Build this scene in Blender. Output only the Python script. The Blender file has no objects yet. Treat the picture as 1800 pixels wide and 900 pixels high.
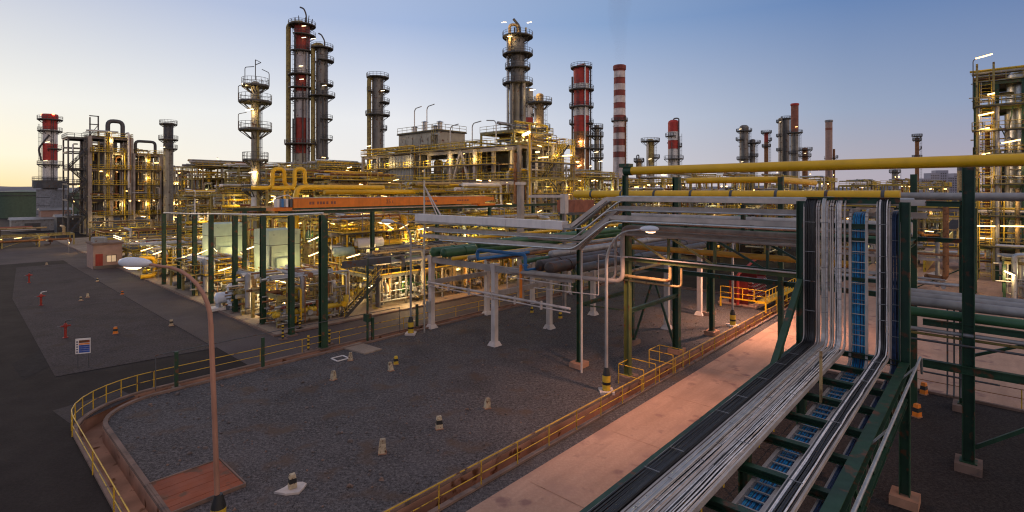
import bpy, math, random
from mathutils import Vector, Matrix, geometry
SC = bpy.context.scene; COL = SC.collection
R = math.radians; PI = math.pi; TH = R(47.5)
# ---------------------------------------------------------------- camera, sky, sun, exposure
cam = bpy.data.cameras.new('camera'); camo = bpy.data.objects.new('camera', cam); COL.objects.link(camo)
camo.location = (0, 0, 12); camo.rotation_euler = (R(90), 0, 0)
cam.sensor_width = 36; cam.lens = 36*921/1800; cam.shift_y = -115/1800
cam.clip_start = .2; cam.clip_end = 20000
SC.camera = camo
W = bpy.data.worlds.new('World'); SC.world = W; W.use_nodes = True
nt = W.node_tree; nt.nodes.clear()
wo = nt.nodes.new('ShaderNodeOutputWorld'); bg = nt.nodes.new('ShaderNodeBackground')
sky = nt.nodes.new('ShaderNodeTexSky'); sky.sky_type = 'NISHITA'; sky.sun_disc = False
SUN_AZ = -52; SUN_EL = 1.5
sky.sun_elevation = R(SUN_EL); sky.sun_rotation = R(SUN_AZ)
sky.altitude = 50; sky.air_density = 1.0; sky.dust_density = 1.2; sky.ozone_density = 2.0
# dusk tint by true sky direction: pale warm round the set sun, blue off to its sides; unseen sky overhead and behind the camera brightened, warm behind, as added fill
geo = nt.nodes.new('ShaderNodeTexCoord'); sep = nt.nodes.new('ShaderNodeSeparateXYZ')
nt.links.new(geo.outputs['Generated'], sep.inputs[0])
def wmath(op, a, b=None, c=None):
    n = nt.nodes.new('ShaderNodeMath'); n.operation = op
    for i, x in enumerate((a, b, c)):
        if x is None: continue
        if isinstance(x, (int, float)): n.inputs[i].default_value = x
        else: nt.links.new(x, n.inputs[i])
    return n.outputs[0]
def wramp(fac, stops):
    n = nt.nodes.new('ShaderNodeValToRGB'); cr = n.color_ramp
    while len(cr.elements) < len(stops): cr.elements.new(.5)
    for e, (p, c) in zip(cr.elements, stops): e.position = p; e.color = (*c, 1)
    nt.links.new(fac, n.inputs[0]); return n.outputs[0]
def wmix(f, a, b):
    n = nt.nodes.new('ShaderNodeMix'); n.data_type = 'RGBA'
    for s, x in ((0, f), (6, a), (7, b)):
        if isinstance(x, (int, float)): n.inputs[s].default_value = x
        elif isinstance(x, tuple): n.inputs[s].default_value = (*x, 1)
        else: nt.links.new(x, n.inputs[s])
    return n.outputs[2]
sx, sy = math.sin(R(SUN_AZ)), math.cos(R(SUN_AZ))
hl = wmath('SQRT', wmath('ADD', wmath('MULTIPLY', sep.outputs[0], sep.outputs[0]), wmath('ADD', wmath('MULTIPLY', sep.outputs[1], sep.outputs[1]), 1e-4)))
ca = wmath('DIVIDE', wmath('ADD', wmath('MULTIPLY', sep.outputs[0], sx), wmath('MULTIPLY', sep.outputs[1], sy)), hl)  # cos of azimuth from the set sun
az = wmath('MULTIPLY', wmath('ARCCOSINE', wmath('MULTIPLY', ca, .9999)), 1/PI)          # 0 at the sun, 1 opposite
el = wmath('MAXIMUM', sep.outputs[2], 0.0)
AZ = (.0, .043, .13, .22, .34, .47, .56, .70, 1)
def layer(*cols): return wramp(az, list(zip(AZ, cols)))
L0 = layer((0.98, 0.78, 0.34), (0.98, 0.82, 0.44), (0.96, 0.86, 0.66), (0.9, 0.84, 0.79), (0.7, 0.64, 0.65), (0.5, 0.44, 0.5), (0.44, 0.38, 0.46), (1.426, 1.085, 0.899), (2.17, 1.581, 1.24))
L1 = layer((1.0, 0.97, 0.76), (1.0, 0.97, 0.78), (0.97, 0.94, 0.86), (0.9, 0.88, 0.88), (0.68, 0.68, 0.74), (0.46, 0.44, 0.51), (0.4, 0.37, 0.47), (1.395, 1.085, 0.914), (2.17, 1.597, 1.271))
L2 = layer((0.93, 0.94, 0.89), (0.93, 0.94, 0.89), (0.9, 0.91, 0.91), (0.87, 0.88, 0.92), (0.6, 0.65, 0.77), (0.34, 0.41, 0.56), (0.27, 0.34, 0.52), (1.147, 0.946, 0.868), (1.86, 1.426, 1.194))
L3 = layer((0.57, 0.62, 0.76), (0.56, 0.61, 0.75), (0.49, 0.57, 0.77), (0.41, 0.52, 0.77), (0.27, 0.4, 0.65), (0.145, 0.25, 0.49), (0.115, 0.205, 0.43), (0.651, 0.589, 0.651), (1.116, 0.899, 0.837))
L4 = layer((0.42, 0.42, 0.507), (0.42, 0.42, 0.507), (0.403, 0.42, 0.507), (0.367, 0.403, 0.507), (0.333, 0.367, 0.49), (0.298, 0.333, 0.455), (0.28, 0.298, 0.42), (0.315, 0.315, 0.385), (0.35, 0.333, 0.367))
def wseg(x, a, b):
    n = nt.nodes.new('ShaderNodeMapRange'); n.inputs[1].default_value = a; n.inputs[2].default_value = b; nt.links.new(x, n.inputs[0]); return n.outputs[0]
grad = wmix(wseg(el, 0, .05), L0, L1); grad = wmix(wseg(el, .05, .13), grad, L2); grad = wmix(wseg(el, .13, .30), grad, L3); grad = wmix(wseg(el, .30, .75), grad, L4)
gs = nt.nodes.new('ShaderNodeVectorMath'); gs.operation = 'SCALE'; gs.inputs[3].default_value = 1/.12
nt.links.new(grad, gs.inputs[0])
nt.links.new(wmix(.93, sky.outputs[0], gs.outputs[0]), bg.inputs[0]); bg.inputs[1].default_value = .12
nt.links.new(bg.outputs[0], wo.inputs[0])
sl = bpy.data.lights.new('sun', 'SUN'); sl.energy = .45; sl.angle = R(14); sl.color = (1, .66, .42)
so = bpy.data.objects.new('sun', sl); COL.objects.link(so)
sd = Vector((math.sin(R(SUN_AZ))*math.cos(R(6)), math.cos(R(SUN_AZ))*math.cos(R(6)), math.sin(R(6))))
so.rotation_euler = sd.to_track_quat('Z', 'Y').to_euler(); so.location = (-60, 40, 60)
vs = SC.view_settings; SC.display_settings.display_device = 'sRGB'
vs.view_transform = 'Standard'; vs.look = 'None'; vs.exposure = 0; vs.gamma = 1; vs.use_curve_mapping = False
SC.cycles.filter_width = 1.15; SC.cycles.use_denoising = True; SC.cycles.max_bounces = 5; SC.cycles.diffuse_bounces = 2; SC.cycles.glossy_bounces = 2
SC.cycles.transparent_max_bounces = 6; SC.cycles.volume_bounces = 0; SC.cycles.use_light_tree = True
SC.cycles.sample_clamp_indirect = 4; SC.cycles.caustics_reflective = False; SC.cycles.caustics_refractive = False
# ---------------------------------------------------------------- plant axes
CU, SU = math.cos(TH), math.sin(TH)        # the plant grid is turned 47.5 deg to the view
def wuv(u, v): return (CU*u-SU*v, SU*u+CU*v)
def uvw(X, Y): return (CU*X+SU*Y, -SU*X+CU*Y)
def G(px, py):                                           # photo pixel on the ground -> plant (u, v)
    Y = 12*921/(py-335); return uvw((px-900)/921*Y, Y)
def PW(px, py, Y): return ((px-900)/921*Y, Y, 12-(py-335)/921*Y)
def PU(px, py, Y):
    a = PW(px, py, Y); return (*uvw(a[0], a[1]), a[2])
def zp(py, Y): return 12-(py-335)/921*Y
def on_u(px, u):                                         # v where the line of sight of column px meets plane u
    t = (px-900)/921; return u*(CU-t*SU)/(SU+t*CU)
def on_v(px, v):
    t = (px-900)/921; return v*(SU+t*CU)/(CU-t*SU)
# ---------------------------------------------------------------- materials
M = {}
def mat(name, col, rough=.6, metal=0, var=.22, scale=1.2, rust=0., streak=0., bump=0., fine=0., rustcol=(.13, .05, .02), track=0., patch=None):
    m = bpy.data.materials.new(name); m.use_nodes = True; n = m.node_tree.nodes; L = m.node_tree.links
    b = n['Principled BSDF']; b.inputs['Specular IOR Level'].default_value = .2 if rough > .8 else .5; b.inputs['Roughness'].default_value = rough; b.inputs['Metallic'].default_value = metal
    g = n.new('ShaderNodeNewGeometry')
    def noise(s, det=4, mapz=None):
        t = n.new('ShaderNodeTexNoise'); t.inputs['Scale'].default_value = s; t.inputs['Detail'].default_value = det
        if mapz is None: L.new(g.outputs['Position'], t.inputs['Vector'])
        else:
            mp = n.new('ShaderNodeMapping'); mp.inputs['Scale'].default_value = (1, 1, mapz)
            L.new(g.outputs['Position'], mp.inputs[0]); L.new(mp.outputs[0], t.inputs['Vector'])
        return t.outputs[0]
    def mix(f, a, c):
        x = n.new('ShaderNodeMix'); x.data_type = 'RGBA'
        for s, y in ((0, f), (6, a), (7, c)):
            if isinstance(y, tuple): x.inputs[s].default_value = (*y, 1)
            else: L.new(y, x.inputs[s])
        return x.outputs[2]
    def rng(f, a, c, lo=0, hi=1):
        x = n.new('ShaderNodeMapRange'); x.inputs[1].default_value = a; x.inputs[2].default_value = c
        x.inputs[3].default_value = lo; x.inputs[4].default_value = hi; L.new(f, x.inputs[0]); return x.outputs[0]
    c = mix(rng(noise(scale), .3, .7), tuple(x*(1-var) for x in col), tuple(min(1, x*(1+var)) for x in col))
    if streak: c = mix(rng(noise(3.0, 3, .08), .5, .75, 0, streak), c, tuple(x*.45 for x in col))
    if fine:
        c = mix(rng(noise(7, 3), .42, .72, 0, fine), c, tuple(min(1, x*2.6) for x in col)); c = mix(rng(noise(11, 2), .50, .72, 0, fine), c, tuple(x*.3 for x in col))
        c = mix(rng(noise(30, 2), .5, .75, 0, fine), c, tuple(min(1, x*3.2) for x in col))
    if track:                                                # long wear streaks along the plant's u axis
        mp = n.new('ShaderNodeMapping'); mp.vector_type = 'POINT'; mp.inputs['Rotation'].default_value = (0, 0, -TH)
        L.new(g.outputs['Position'], mp.inputs[0]); m2 = n.new('ShaderNodeMapping'); m2.inputs['Scale'].default_value = (.09, .85, 1); L.new(mp.outputs[0], m2.inputs[0])
        for sc2, lo, f in ((.9, .42, .45), (3.1, .5, .7)):
            t = n.new('ShaderNodeTexNoise'); t.inputs['Scale'].default_value = sc2; t.inputs['Detail'].default_value = 5; L.new(m2.outputs[0], t.inputs['Vector'])
            c = mix(rng(t.outputs[0], lo, .75, 0, track), c, tuple(x*f for x in col))
    if patch: c = mix(rng(noise(.55, 6), .56, .68, 0, .75), c, patch); c = mix(rng(noise(.21, 5), .55, .75, 0, .5), c, tuple(x*.55 for x in col))
    if rust: c = mix(rng(noise(scale*1.7+.4, 6), .62-.25*rust, .70-.2*rust), c, rustcol)
    L.new(c, b.inputs['Base Color'])
    L.new(rng(noise(scale*3), .2, .8, max(.05, rough-.12), min(1, rough+.12)), b.inputs['Roughness'])
    if bump:
        bp = n.new('ShaderNodeBump'); bp.inputs['Strength'].default_value = bump; bp.inputs['Distance'].default_value = .03
        L.new(noise(18, 5), bp.inputs['Height']); L.new(bp.outputs[0], b.inputs['Normal'])
    M[name] = m; return m
def emat(name, col, s):
    m = bpy.data.materials.new(name); m.use_nodes = True; b = m.node_tree.nodes['Principled BSDF']
    b.inputs['Base Color'].default_value = (.8, .8, .8, 1); b.inputs['Emission Color'].default_value = (*col, 1)
    b.inputs['Emission Strength'].default_value = s; M[name] = m
mat('green', (.016, .055, .026), .5, var=.3, rust=.16, streak=.5)
mat('olive', (.10, .12, .035), .5, rust=.15, streak=.3)
mat('bluegreen', (.022, .075, .055), .45, var=.2, rust=.1)
mat('pipegreen', (.045, .13, .055), .45, var=.25, streak=.3)
mat('yellow', (.82, .46, .012), .42, var=.08, streak=.12)
mat('fenceyellow', (.60, .36, .025), .5, var=.22, rust=.14, streak=.2)
mat('railyellow', (.62, .41, .03), .5, var=.2, rust=.12)
mat('steelyellow', (.34, .26, .08), .6, var=.25, rust=.2, streak=.3)
mat('orange', (.80, .21, .012), .5, var=.12, streak=.25)
mat('ochre', (.46, .16, .03), .5, var=.2, streak=.3, rust=.1)
mat('cylred', (.15, .014, .012), .4, var=.3)
mat('red', (.34, .028, .018), .5, var=.2, streak=.3)
mat('paintred', (.50, .045, .03), .6, var=.2, streak=.4)
mat('paintwhite', (.80, .76, .72), .6, var=.12, streak=.35, rust=.06)
mat('white', (.80, .73, .69), .5, var=.08, streak=.2)
mat('concrete', (.40, .34, .30), .85, var=.2, scale=.8, streak=.35, bump=.2)
mat('whitecon', (.62, .53, .48), .8, var=.15, streak=.3, bump=.15)
mat('channel', (.40, .22, .15), .9, var=.3, scale=.7, bump=.2, rust=.12)
mat('trayrail', (.58, .49, .43), .5, metal=.3, var=.2, streak=.2)
mat('darkcon', (.16, .13, .12), .9, var=.25, scale=.5, bump=.2)
mat('footing', (.42, .22, .14), .9, var=.25, bump=.2)
mat('grey', (.26, .26, .27), .55, var=.2, streak=.3, rust=.06)
mat('darkgrey', (.085, .085, .09), .55, var=.25, streak=.3, rust=.12)
mat('shell', (.21, .195, .175), .5, metal=.25, var=.2, scale=.4, streak=.5, rust=.1)
mat('shelltan', (.36, .32, .25), .5, metal=.25, var=.2, scale=.4, streak=.45, rust=.1)
mat('galv', (.46, .45, .44), .42, metal=.65, var=.15, scale=3, streak=.2)
mat('clad', (.58, .57, .55), .34, metal=.85, var=.12, scale=2, streak=.2)
mat('pipegrey', (.36, .34, .33), .5, metal=.3, var=.2, streak=.25)
mat('pipebrown', (.075, .058, .052), .55, var=.25, rust=.25)
mat('tan', (.40, .27, .12), .55, var=.25, rust=.25)
mat('rustpipe', (.28, .12, .045), .7, var=.3, rust=.3)
mat('bluepipe', (.03, .17, .42), .4, var=.12)
mat('cabgreen', (.44, .56, .44), .5, var=.08, streak=.2)
mat('grating', (.085, .075, .06), .8, metal=.2, var=.3)
mat('black', (.012, .012, .013), .5, var=.2)
mat('cableblack', (.016, .016, .018), .38, var=.4, scale=9)
mat('palepipe', (.50, .45, .42), .5, metal=.2, var=.18, streak=.3)
mat('ochrebeam', (.62, .30, .03), .5, var=.15, streak=.25)
mat('cabletan', (.56, .44, .36), .42, var=.25, scale=7)
mat('cablepale', (.84, .79, .78), .4, var=.2, scale=7)
mat('cablesilver', (.50, .47, .45), .4, metal=.2, var=.3, scale=7)
mat('cableblue', (.02, .26, .55), .4, var=.35, scale=8)
mat('cablenavy', (.03, .055, .12), .4, var=.35, scale=8)
mat('cableteal', (.03, .30, .42), .4, var=.3, scale=8)
mat('asphalt', (.021, .0155, .0145), .95, var=.28, scale=.25, fine=.25, bump=.25)
mat('gravel', (.070, .061, .060), .95, var=.3, scale=.35, fine=.9, bump=.9, patch=(.12, .078, .055))
mat('pinkroad', (.51, .30, .215), .85, var=.16, scale=.22, fine=.1, track=.42, patch=(.40, .24, .19), bump=.12, rust=.10, rustcol=(.30, .17, .14))
mat('slabcon', (.30, .23, .18), .85, var=.2, scale=.3, fine=.15, rust=.08, rustcol=(.14, .10, .08))
mat('farroad', (.085, .066, .064), .85, var=.2, scale=.2, fine=.2)
mat('gravelbed', (.046, .036, .036), .95, var=.3, scale=.35, fine=.7, bump=.8, patch=(.06, .042, .034))
mat('darkred', (.32, .040, .026), .65, var=.3, streak=.6, scale=.5, rust=.1)
mat('greywhite', (.50, .46, .46), .65, var=.25, streak=.6, scale=.5, rust=.1)
mat('stackred', (.27, .055, .038), .7, var=.3, streak=.5, scale=.5)
mat('stackwhite', (.72, .60, .55), .7, var=.25, streak=.6, scale=.5)
mat('lamppole', (.40, .20, .135), .55, var=.15, streak=.2)
mat('kerb', (.22, .145, .115), .85, var=.25, scale=.9, bump=.2, rust=.1, rustcol=(.12, .09, .08))
mat('rustplate', (.26, .055, .014), .7, var=.25, scale=.6, rust=.25)
mat('hills', (.20, .19, .21), 1, var=.1, scale=.004)
mat('tankgreen', (.07, .11, .07), .6, var=.15)
mat('brick', (.30, .12, .08), .85, var=.2)
mat('pinkwall', (.42, .27, .22), .85, var=.12)
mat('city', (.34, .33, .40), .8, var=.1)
emat('tube', (1, .60, .20), 5.5); emat('tubewhite', (1, .74, .42), 4.5); emat('dot', (1, .56, .18), 7)
emat('window', (1, .55, .12), .25); emat('beacon', (1, .08, .03), 12)
# ---------------------------------------------------------------- mesh builder
class MB:
    def __init__(s): s.v = []; s.f = []; s.m = []; s.sm = []; s.mi = 0
    def quad(s, idx, sm=False): s.f.append(idx); s.m.append(s.mi); s.sm.append(sm)
    def hexa(s, c):
        o = len(s.v); s.v += [tuple(p) for p in c]
        for q in ((0, 3, 2, 1), (4, 5, 6, 7), (0, 1, 5, 4), (1, 2, 6, 5), (2, 3, 7, 6), (3, 0, 4, 7)): s.quad(tuple(o+i for i in q))
    def box(s, x0, x1, y0, y1, z0, z1):
        s.hexa([(x0, y0, z0), (x1, y0, z0), (x1, y1, z0), (x0, y1, z0), (x0, y0, z1), (x1, y0, z1), (x1, y1, z1), (x0, y1, z1)]); return s
    def beam(s, p, q, w, h=None):
        h = w if h is None else h
        p = Vector(p); q = Vector(q); d = (q-p).normalized()
        a = d.cross(Vector((0, 0, 1)))
        if a.length < 1e-3: a = Vector((1, 0, 0))
        a.normalize(); b = a.cross(d).normalized()
        a = a*w/2; b = b*h/2
        s.hexa([p-a-b, p+a-b, q+a-b, q-a-b, p-a+b, p+a+b, q+a+b, q-a+b]); return s
    def ibeam(s, p, q, w, h, t=.03):                        # I section: two flanges and a web
        p = Vector(p); q = Vector(q); d = (q-p).normalized()
        a = d.cross(Vector((0, 0, 1)))
        b = Vector((0, 1, 0)) if a.length < 1e-3 else a.normalized().cross(d).normalized()
        o = b*(h/2-t/2); s.beam(p+o, q+o, w, t); s.beam(p-o, q-o, w, t); s.beam(p, q, t, h-2*t); return s
    def hcol(s, x, y, z0, z1, w, t=.03):                    # H column
        s.box(x-w/2, x+w/2, y-w/2, y-w/2+t, z0, z1); s.box(x-w/2, x+w/2, y+w/2-t, y+w/2, z0, z1); s.box(x-t/2, x+t/2, y-w/2+t, y+w/2-t, z0, z1); return s
    def sweep(s, pts, r, n=8, caps=True):
        pts = [Vector(p) for p in pts]; o = len(s.v); a = None
        for i, p in enumerate(pts):
            d = (pts[min(i+1, len(pts)-1)]-pts[max(i-1, 0)])
            d = d.normalized() if d.length > 1e-9 else Vector((0, 0, 1))
            if a is None:
                a = d.cross(Vector((0, 0, 1)))
                if a.length < 1e-3: a = Vector((1, 0, 0))
            a = (a-d*a.dot(d)).normalized(); b = d.cross(a)
            rr = r[i] if isinstance(r, (list, tuple)) else r
            for k in range(n):
                t = 2*PI*k/n; s.v.append(tuple(p+a*(rr*math.cos(t))+b*(rr*math.sin(t))))
        for i in range(len(pts)-1):
            for k in range(n):
                k2 = (k+1) % n; s.quad((o+i*n+k, o+i*n+k2, o+(i+1)*n+k2, o+(i+1)*n+k), n > 4)
        if caps:
            for base, rev in ((o, 1), (o+(len(pts)-1)*n, 0)):
                c = len(s.v); s.v += [s.v[base+k] for k in range(n)]
                s.quad(tuple(c+k for k in (range(n-1, -1, -1) if rev else range(n))))
        return s
    def tube(s, p, q, r, n=8): return s.sweep([p, q], r, n)
    def path(s, pts, r, bend=.3, n=8):
        pts = [Vector(p) for p in pts]; out = [pts[0]]
        for i in range(1, len(pts)-1):
            a, p, c = pts[i-1], pts[i], pts[i+1]
            d1 = (a-p); d2 = (c-p); k = min(bend, d1.length*.45, d2.length*.45)
            s0 = p+d1.normalized()*k; s1 = p+d2.normalized()*k
            for j in range(5):
                t = j/4; out.append(s0*(1-t)**2+p*2*t*(1-t)+s1*t*t)
        out.append(pts[-1]); return s.sweep(out, r, n)
    def lathe(s, prof, n=20, x=0, y=0, z=0, mats=None):
        for i in range(len(prof)-1):
            (r0, z0), (r1, z1) = prof[i], prof[i+1]
            if mats: s.mi = mats[i]
            o = len(s.v)
            for rr, zz in ((r0, z0), (r1, z1)):
                for k in range(n): s.v.append((x+rr*math.cos(2*PI*k/n), y+rr*math.sin(2*PI*k/n), z+zz))
            for k in range(n):
                k2 = (k+1) % n; s.quad((o+k, o+k2, o+n+k2, o+n+k), abs(z1-z0) > 1e-4)
        return s
    def hcyl(s, c, L, r, axis='x', n=16):                   # horizontal vessel with dished ends
        pts = []; rs = []
        d = Vector((1, 0, 0)) if axis == 'x' else Vector((0, 1, 0)); c = Vector(c)
        for t, k in ((-.5*L-.28*r, .35), (-.5*L-.16*r, .75), (-.5*L, 1), (.5*L, 1), (.5*L+.16*r, .75), (.5*L+.28*r, .35)):
            pts.append(c+d*t); rs.append(r*k)
        return s.sweep(pts, rs, n)
    def rail(s, pts, z, t=.05, h=1.1, step=1.5, closed=False, n=4, mids=(.55,), toe=True):
        P = [Vector((p[0], p[1], z if len(p) < 3 else p[2])) for p in pts]
        if closed: P.append(P[0])
        for a, b in zip(P, P[1:]):
            L = (b-a).length; k = max(1, round(L/step))
            for i in range(k+(0 if closed else 1)):
                p = a+(b-a)*(i/k); s.sweep([p, p+Vector((0, 0, h))], t*.55, n, False)
            for q in (h,)+tuple(h*m for m in mids): s.sweep([a+Vector((0, 0, q)), b+Vector((0, 0, q))], t/2, n, False)
            if toe: s.beam(a+Vector((0, 0, .08)), b+Vector((0, 0, .08)), .02, .14)
        return s
    def ladder(s, x, y, z0, z1, dx=1, dy=0, w=.5, t=.05, cage=True, step=.5):
        nx, ny = -dy, dx                                     # (dx, dy) points outward
        for k in (-1, 1): s.beam((x+nx*k*w/2, y+ny*k*w/2, z0), (x+nx*k*w/2, y+ny*k*w/2, z1), t)
        z = z0+.3
        while z < z1: s.beam((x-nx*w/2, y-ny*w/2, z), (x+nx*w/2, y+ny*w/2, z), t*.7); z += step
        if cage:
            z = z0+2.2
            arc = [(math.cos(a), math.sin(a)) for a in (0, .8, PI/2, PI-.8, PI)]
            while z < z1+1:
                pts = [(x+nx*w*.65*c+dx*.75*sn, y+ny*w*.65*c+dy*.75*sn, z) for c, sn in arc]
                for a, b in zip(pts, pts[1:]): s.beam(a, b, t*.6)
                z += 1.3
            for c, sn in arc[1:4]: s.beam((x+nx*w*.65*c+dx*.75*sn, y+ny*w*.65*c+dy*.75*sn, z0+2.2), (x+nx*w*.65*c+dx*.75*sn, y+ny*w*.65*c+dy*.75*sn, z1+.9), t*.5)
        return s
    def stair(s, p, q, w=.9):                                # p bottom, q top: stringers and treads
        p = Vector(p); q = Vector(q); d = q-p; h = Vector((d.x, d.y, 0)); a = h.cross(Vector((0, 0, 1))).normalized()*w/2
        s.beam(p-a, q-a, .06, .25); s.beam(p+a, q+a, .06, .25)
        k = max(3, int(abs(d.z)/.2))
        for i in range(1, k):
            c = p+d*(i/k); hn = h.normalized()*.13; s.hexa([c-a-hn, c+a-hn, c+a+hn, c-a+hn]+[x+Vector((0, 0, .04)) for x in (c-a-hn, c+a-hn, c+a+hn, c-a+hn)])
        return s
    def mesh(s, name, mats):
        me = bpy.data.meshes.new(name); me.from_pydata(s.v, [], s.f)
        for m in (mats if isinstance(mats, (list, tuple)) else [mats]): me.materials.append(M[m])
        me.polygons.foreach_set('material_index', s.m); me.polygons.foreach_set('use_smooth', s.sm); me.update(); return me
    def build(s, name, mats, parent=None, loc=(0, 0, 0), rz=0):
        o = bpy.data.objects.new(name, s.mesh(name, mats)); COL.objects.link(o); o.location = loc; o.rotation_euler = (0, 0, rz)
        if parent: o.parent = parent
        return o
def thing(name, label, cat, loc=(0, 0, 0), group=None, world=False, rz=0):
    """Empty at the thing's base; loc is plant (u, v, z) unless world"""
    o = bpy.data.objects.new(name, None); COL.objects.link(o); o.empty_display_size = .5
    if world: o.location = loc; o.rotation_euler = (0, 0, rz)
    else: o.location = (*wuv(loc[0], loc[1]), loc[2]); o.rotation_euler = (0, 0, TH+rz)
    o['label'] = label; o['category'] = cat
    if group: o['group'] = group
    return o
def tag(o, label, cat, group=None):
    o['label'] = label; o['category'] = cat
    if group: o['group'] = group
    return o
def struct(o): o['kind'] = 'structure'; return o
def solo(mb, name, mats, label, cat, loc=(0, 0, 0), group=None, rz=0):   # a thing that is one mesh, in plant axes
    o = mb.build(name, mats); o.location = (*wuv(loc[0], loc[1]), loc[2]); o.rotation_euler = (0, 0, TH+rz); return tag(o, label, cat, group)
def inst(o, loc, parent=None, rz=None):
    c = o.copy(); COL.objects.link(c); c.location = loc
    if parent: c.parent = parent
    if rz is not None: c.rotation_euler = (0, 0, rz)
    return c
def copy_tree(o, parent=None):
    c = o.copy(); COL.objects.link(c)
    if parent: c.parent = parent
    for ch in list(o.children): copy_tree(ch, c)
    return c
def downlight(parent, loc, e, col, r=.25, ang=128):
    l = bpy.data.lights.new('lamp_light', 'SPOT'); l.energy = e; l.color = col; l.shadow_soft_size = r; l.spot_size = R(ang); l.spot_blend = .6
    o = bpy.data.objects.new('lamp_light', l); COL.objects.link(o); o.parent = parent; o.location = loc; return o
def light(parent, loc, e, col=(1, .78, .32), r=.25):
    l = bpy.data.lights.new('lamp_light', 'POINT'); l.energy = e*1.35; l.color = col; l.shadow_soft_size = r
    o = bpy.data.objects.new('lamp_light', l); COL.objects.link(o); o.parent = parent; o.location = loc; return o
ORD = ['first', 'second', 'third', 'fourth', 'fifth', 'sixth', 'seventh', 'eighth', 'ninth', 'tenth', 'eleventh', 'twelfth', 'thirteenth', 'fourteenth', 'fifteenth', 'sixteenth', 'seventeenth', 'eighteenth', 'nineteenth', 'twentieth']
def tubelamp(parent, p, ang=0, L=1.2, pole=0, e=0, m='tube', tilt=.3, r=.07, col=(1, .60, .18)):
    """fluorescent lamp fixed to parent: housing, glowing tube, optional pole down; p in the parent's axes"""
    dx, dy = math.cos(ang)*L/2, math.sin(ang)*L/2; dz = math.sin(tilt)*L/2; p = Vector(p)
    b = MB(); b.beam(p-Vector((dx, dy, dz-.09)), p+Vector((dx, dy, dz+.09)), r*2.4, .05)
    if pole: b.tube(p-Vector((0, 0, pole)), p+Vector((0, 0, .07)), .035, 5)
    h = b.build('lamp_housing', 'grey', parent)
    MB().tube(p-Vector((dx, dy, dz)), p+Vector((dx, dy, dz)), r, 6).build('lamp_tube', m, h)
    if e: light(parent, p-Vector((0, 0, .35)), e, col)
# ---------------------------------------------------------------- setting
def sheet(name, pts, z, m, holes=()):
    loops = [[Vector((*wuv(*p), z)) for p in pts]]+[[Vector((*wuv(*p), z)) for p in h] for h in holes]
    flat = [p for l in loops for p in l]; tri = geometry.tessellate_polygon(loops)
    me = bpy.data.meshes.new(name); me.from_pydata([tuple(p) for p in flat], [], [tuple(t) for t in tri]); me.materials.append(M[m])
    import bmesh
    bm = bmesh.new(); bm.from_mesh(me); bmesh.ops.recalc_face_normals(bm, faces=bm.faces)
    for f in bm.faces:
        if f.normal.z < 0: f.normal_flip()
    bm.to_mesh(me); bm.free()
    o = bpy.data.objects.new(name, me); COL.objects.link(o); return struct(o)
def yard_loop(off, rad):
    u0, v0, u1, v1 = 4.6+off, 15.45+off, 62-off, 37.2-off
    p = [(u1, v0), (u1, v1)]
    for (cx, cy, a0) in ((u0+rad, v1-rad, 90), (u0+rad*.6, v0+rad*.6, 180)):
        rr = rad if a0 == 90 else rad*.6
        for k in range(11): a = R(a0+9*k); p.append((cx+rr*math.cos(a), cy+rr*math.sin(a)))
    return p
YO, YI = yard_loop(0, 4.2), yard_loop(.95, 3.3)
B = 7000
sheet('ground', [(-B, -B), (B, -B), (B, B), (-B, B)], 0, 'asphalt', [YO])
sheet('yard_gravel', YI, .02, 'gravel')
b = MB()
n = len(YO)
for i in range(n):
    j = (i+1) % n
    A0, A1, C0, C1 = wuv(*YO[i]), wuv(*YO[j]), wuv(*YI[i]), wuv(*YI[j])
    for P0, P1, Q0, Q1 in (((*A0, 0), (*A1, 0), (*A0, -.7), (*A1, -.7)), ((*A0, -.7), (*A1, -.7), (*C0, -.7), (*C1, -.7)), ((*C0, -.7), (*C1, -.7), (*C0, .02), (*C1, .02))):
        o = len(b.v); b.v += [P0, P1, Q1, Q0]; b.quad((o, o+1, o+2, o+3))
struct(b.build('drainage_channel', 'channel'))
def kerb(loop, w, z0, z1, m='kerb', closed=True, name='kerb'):
    b = MB(); k = len(loop)
    for i in range(k if closed else k-1):
        p, q = Vector((*wuv(*loop[i]), (z0+z1)/2)), Vector((*wuv(*loop[(i+1) % k]), (z0+z1)/2))
        b.beam(p, q, w, z1-z0)
    return struct(b.build(name, m))
kerb(yard_loop(.95+.11, 3.2), .2, -.1, .15); kerb(yard_loop(-.12, 4.3), .22, -.1, .10)
sheet('road', [(-30, 8.4), (39.4, 8.4), (62, 8.4), (160, 8.4), (160, 14.5), (-30, 14.5)], .004, 'pinkroad')
sheet('road_verge', [(-30, 14.5), (160, 14.5), (160, 15.2), (-30, 15.2)], .004, 'gravel')
for k in range(12):
    x = 4+k*6.2; sheet('road_joint', [(x, 8.9), (x+.045, 8.9), (x+.05, 11.0), (x+.03, 14.0), (x-.01, 14.0), (x, 11.0)], .011, 'channel')
sheet('apron', [(39.8, -70), (160, -70), (160, 8.4), (39.8, 8.4)], .004, 'pinkroad')
kerb([(39.6, -70), (39.6, 8.2)], .2, 0, .14, closed=False)
mat('asphaltgrit', (.026, .020, .018), .95, var=.3, scale=.35, fine=.8, bump=.8)
sheet('gravel_strip', [(-40, -70), (39.4, -70), (39.4, 8.2), (-40, 8.2)], .004, 'asphaltgrit')
sheet('side_road', [(14.3, 37.6), (160, 37.6), (160, 43.2), (18.5, 43.2), (18.5, 170), (14.3, 170)], .004, 'farroad')
sheet('gravel_bed', [(5, 44.5), (14.1, 43.6), (14.1, 112), (8, 112), (5.4, 80)], .02, 'gravelbed')
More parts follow.
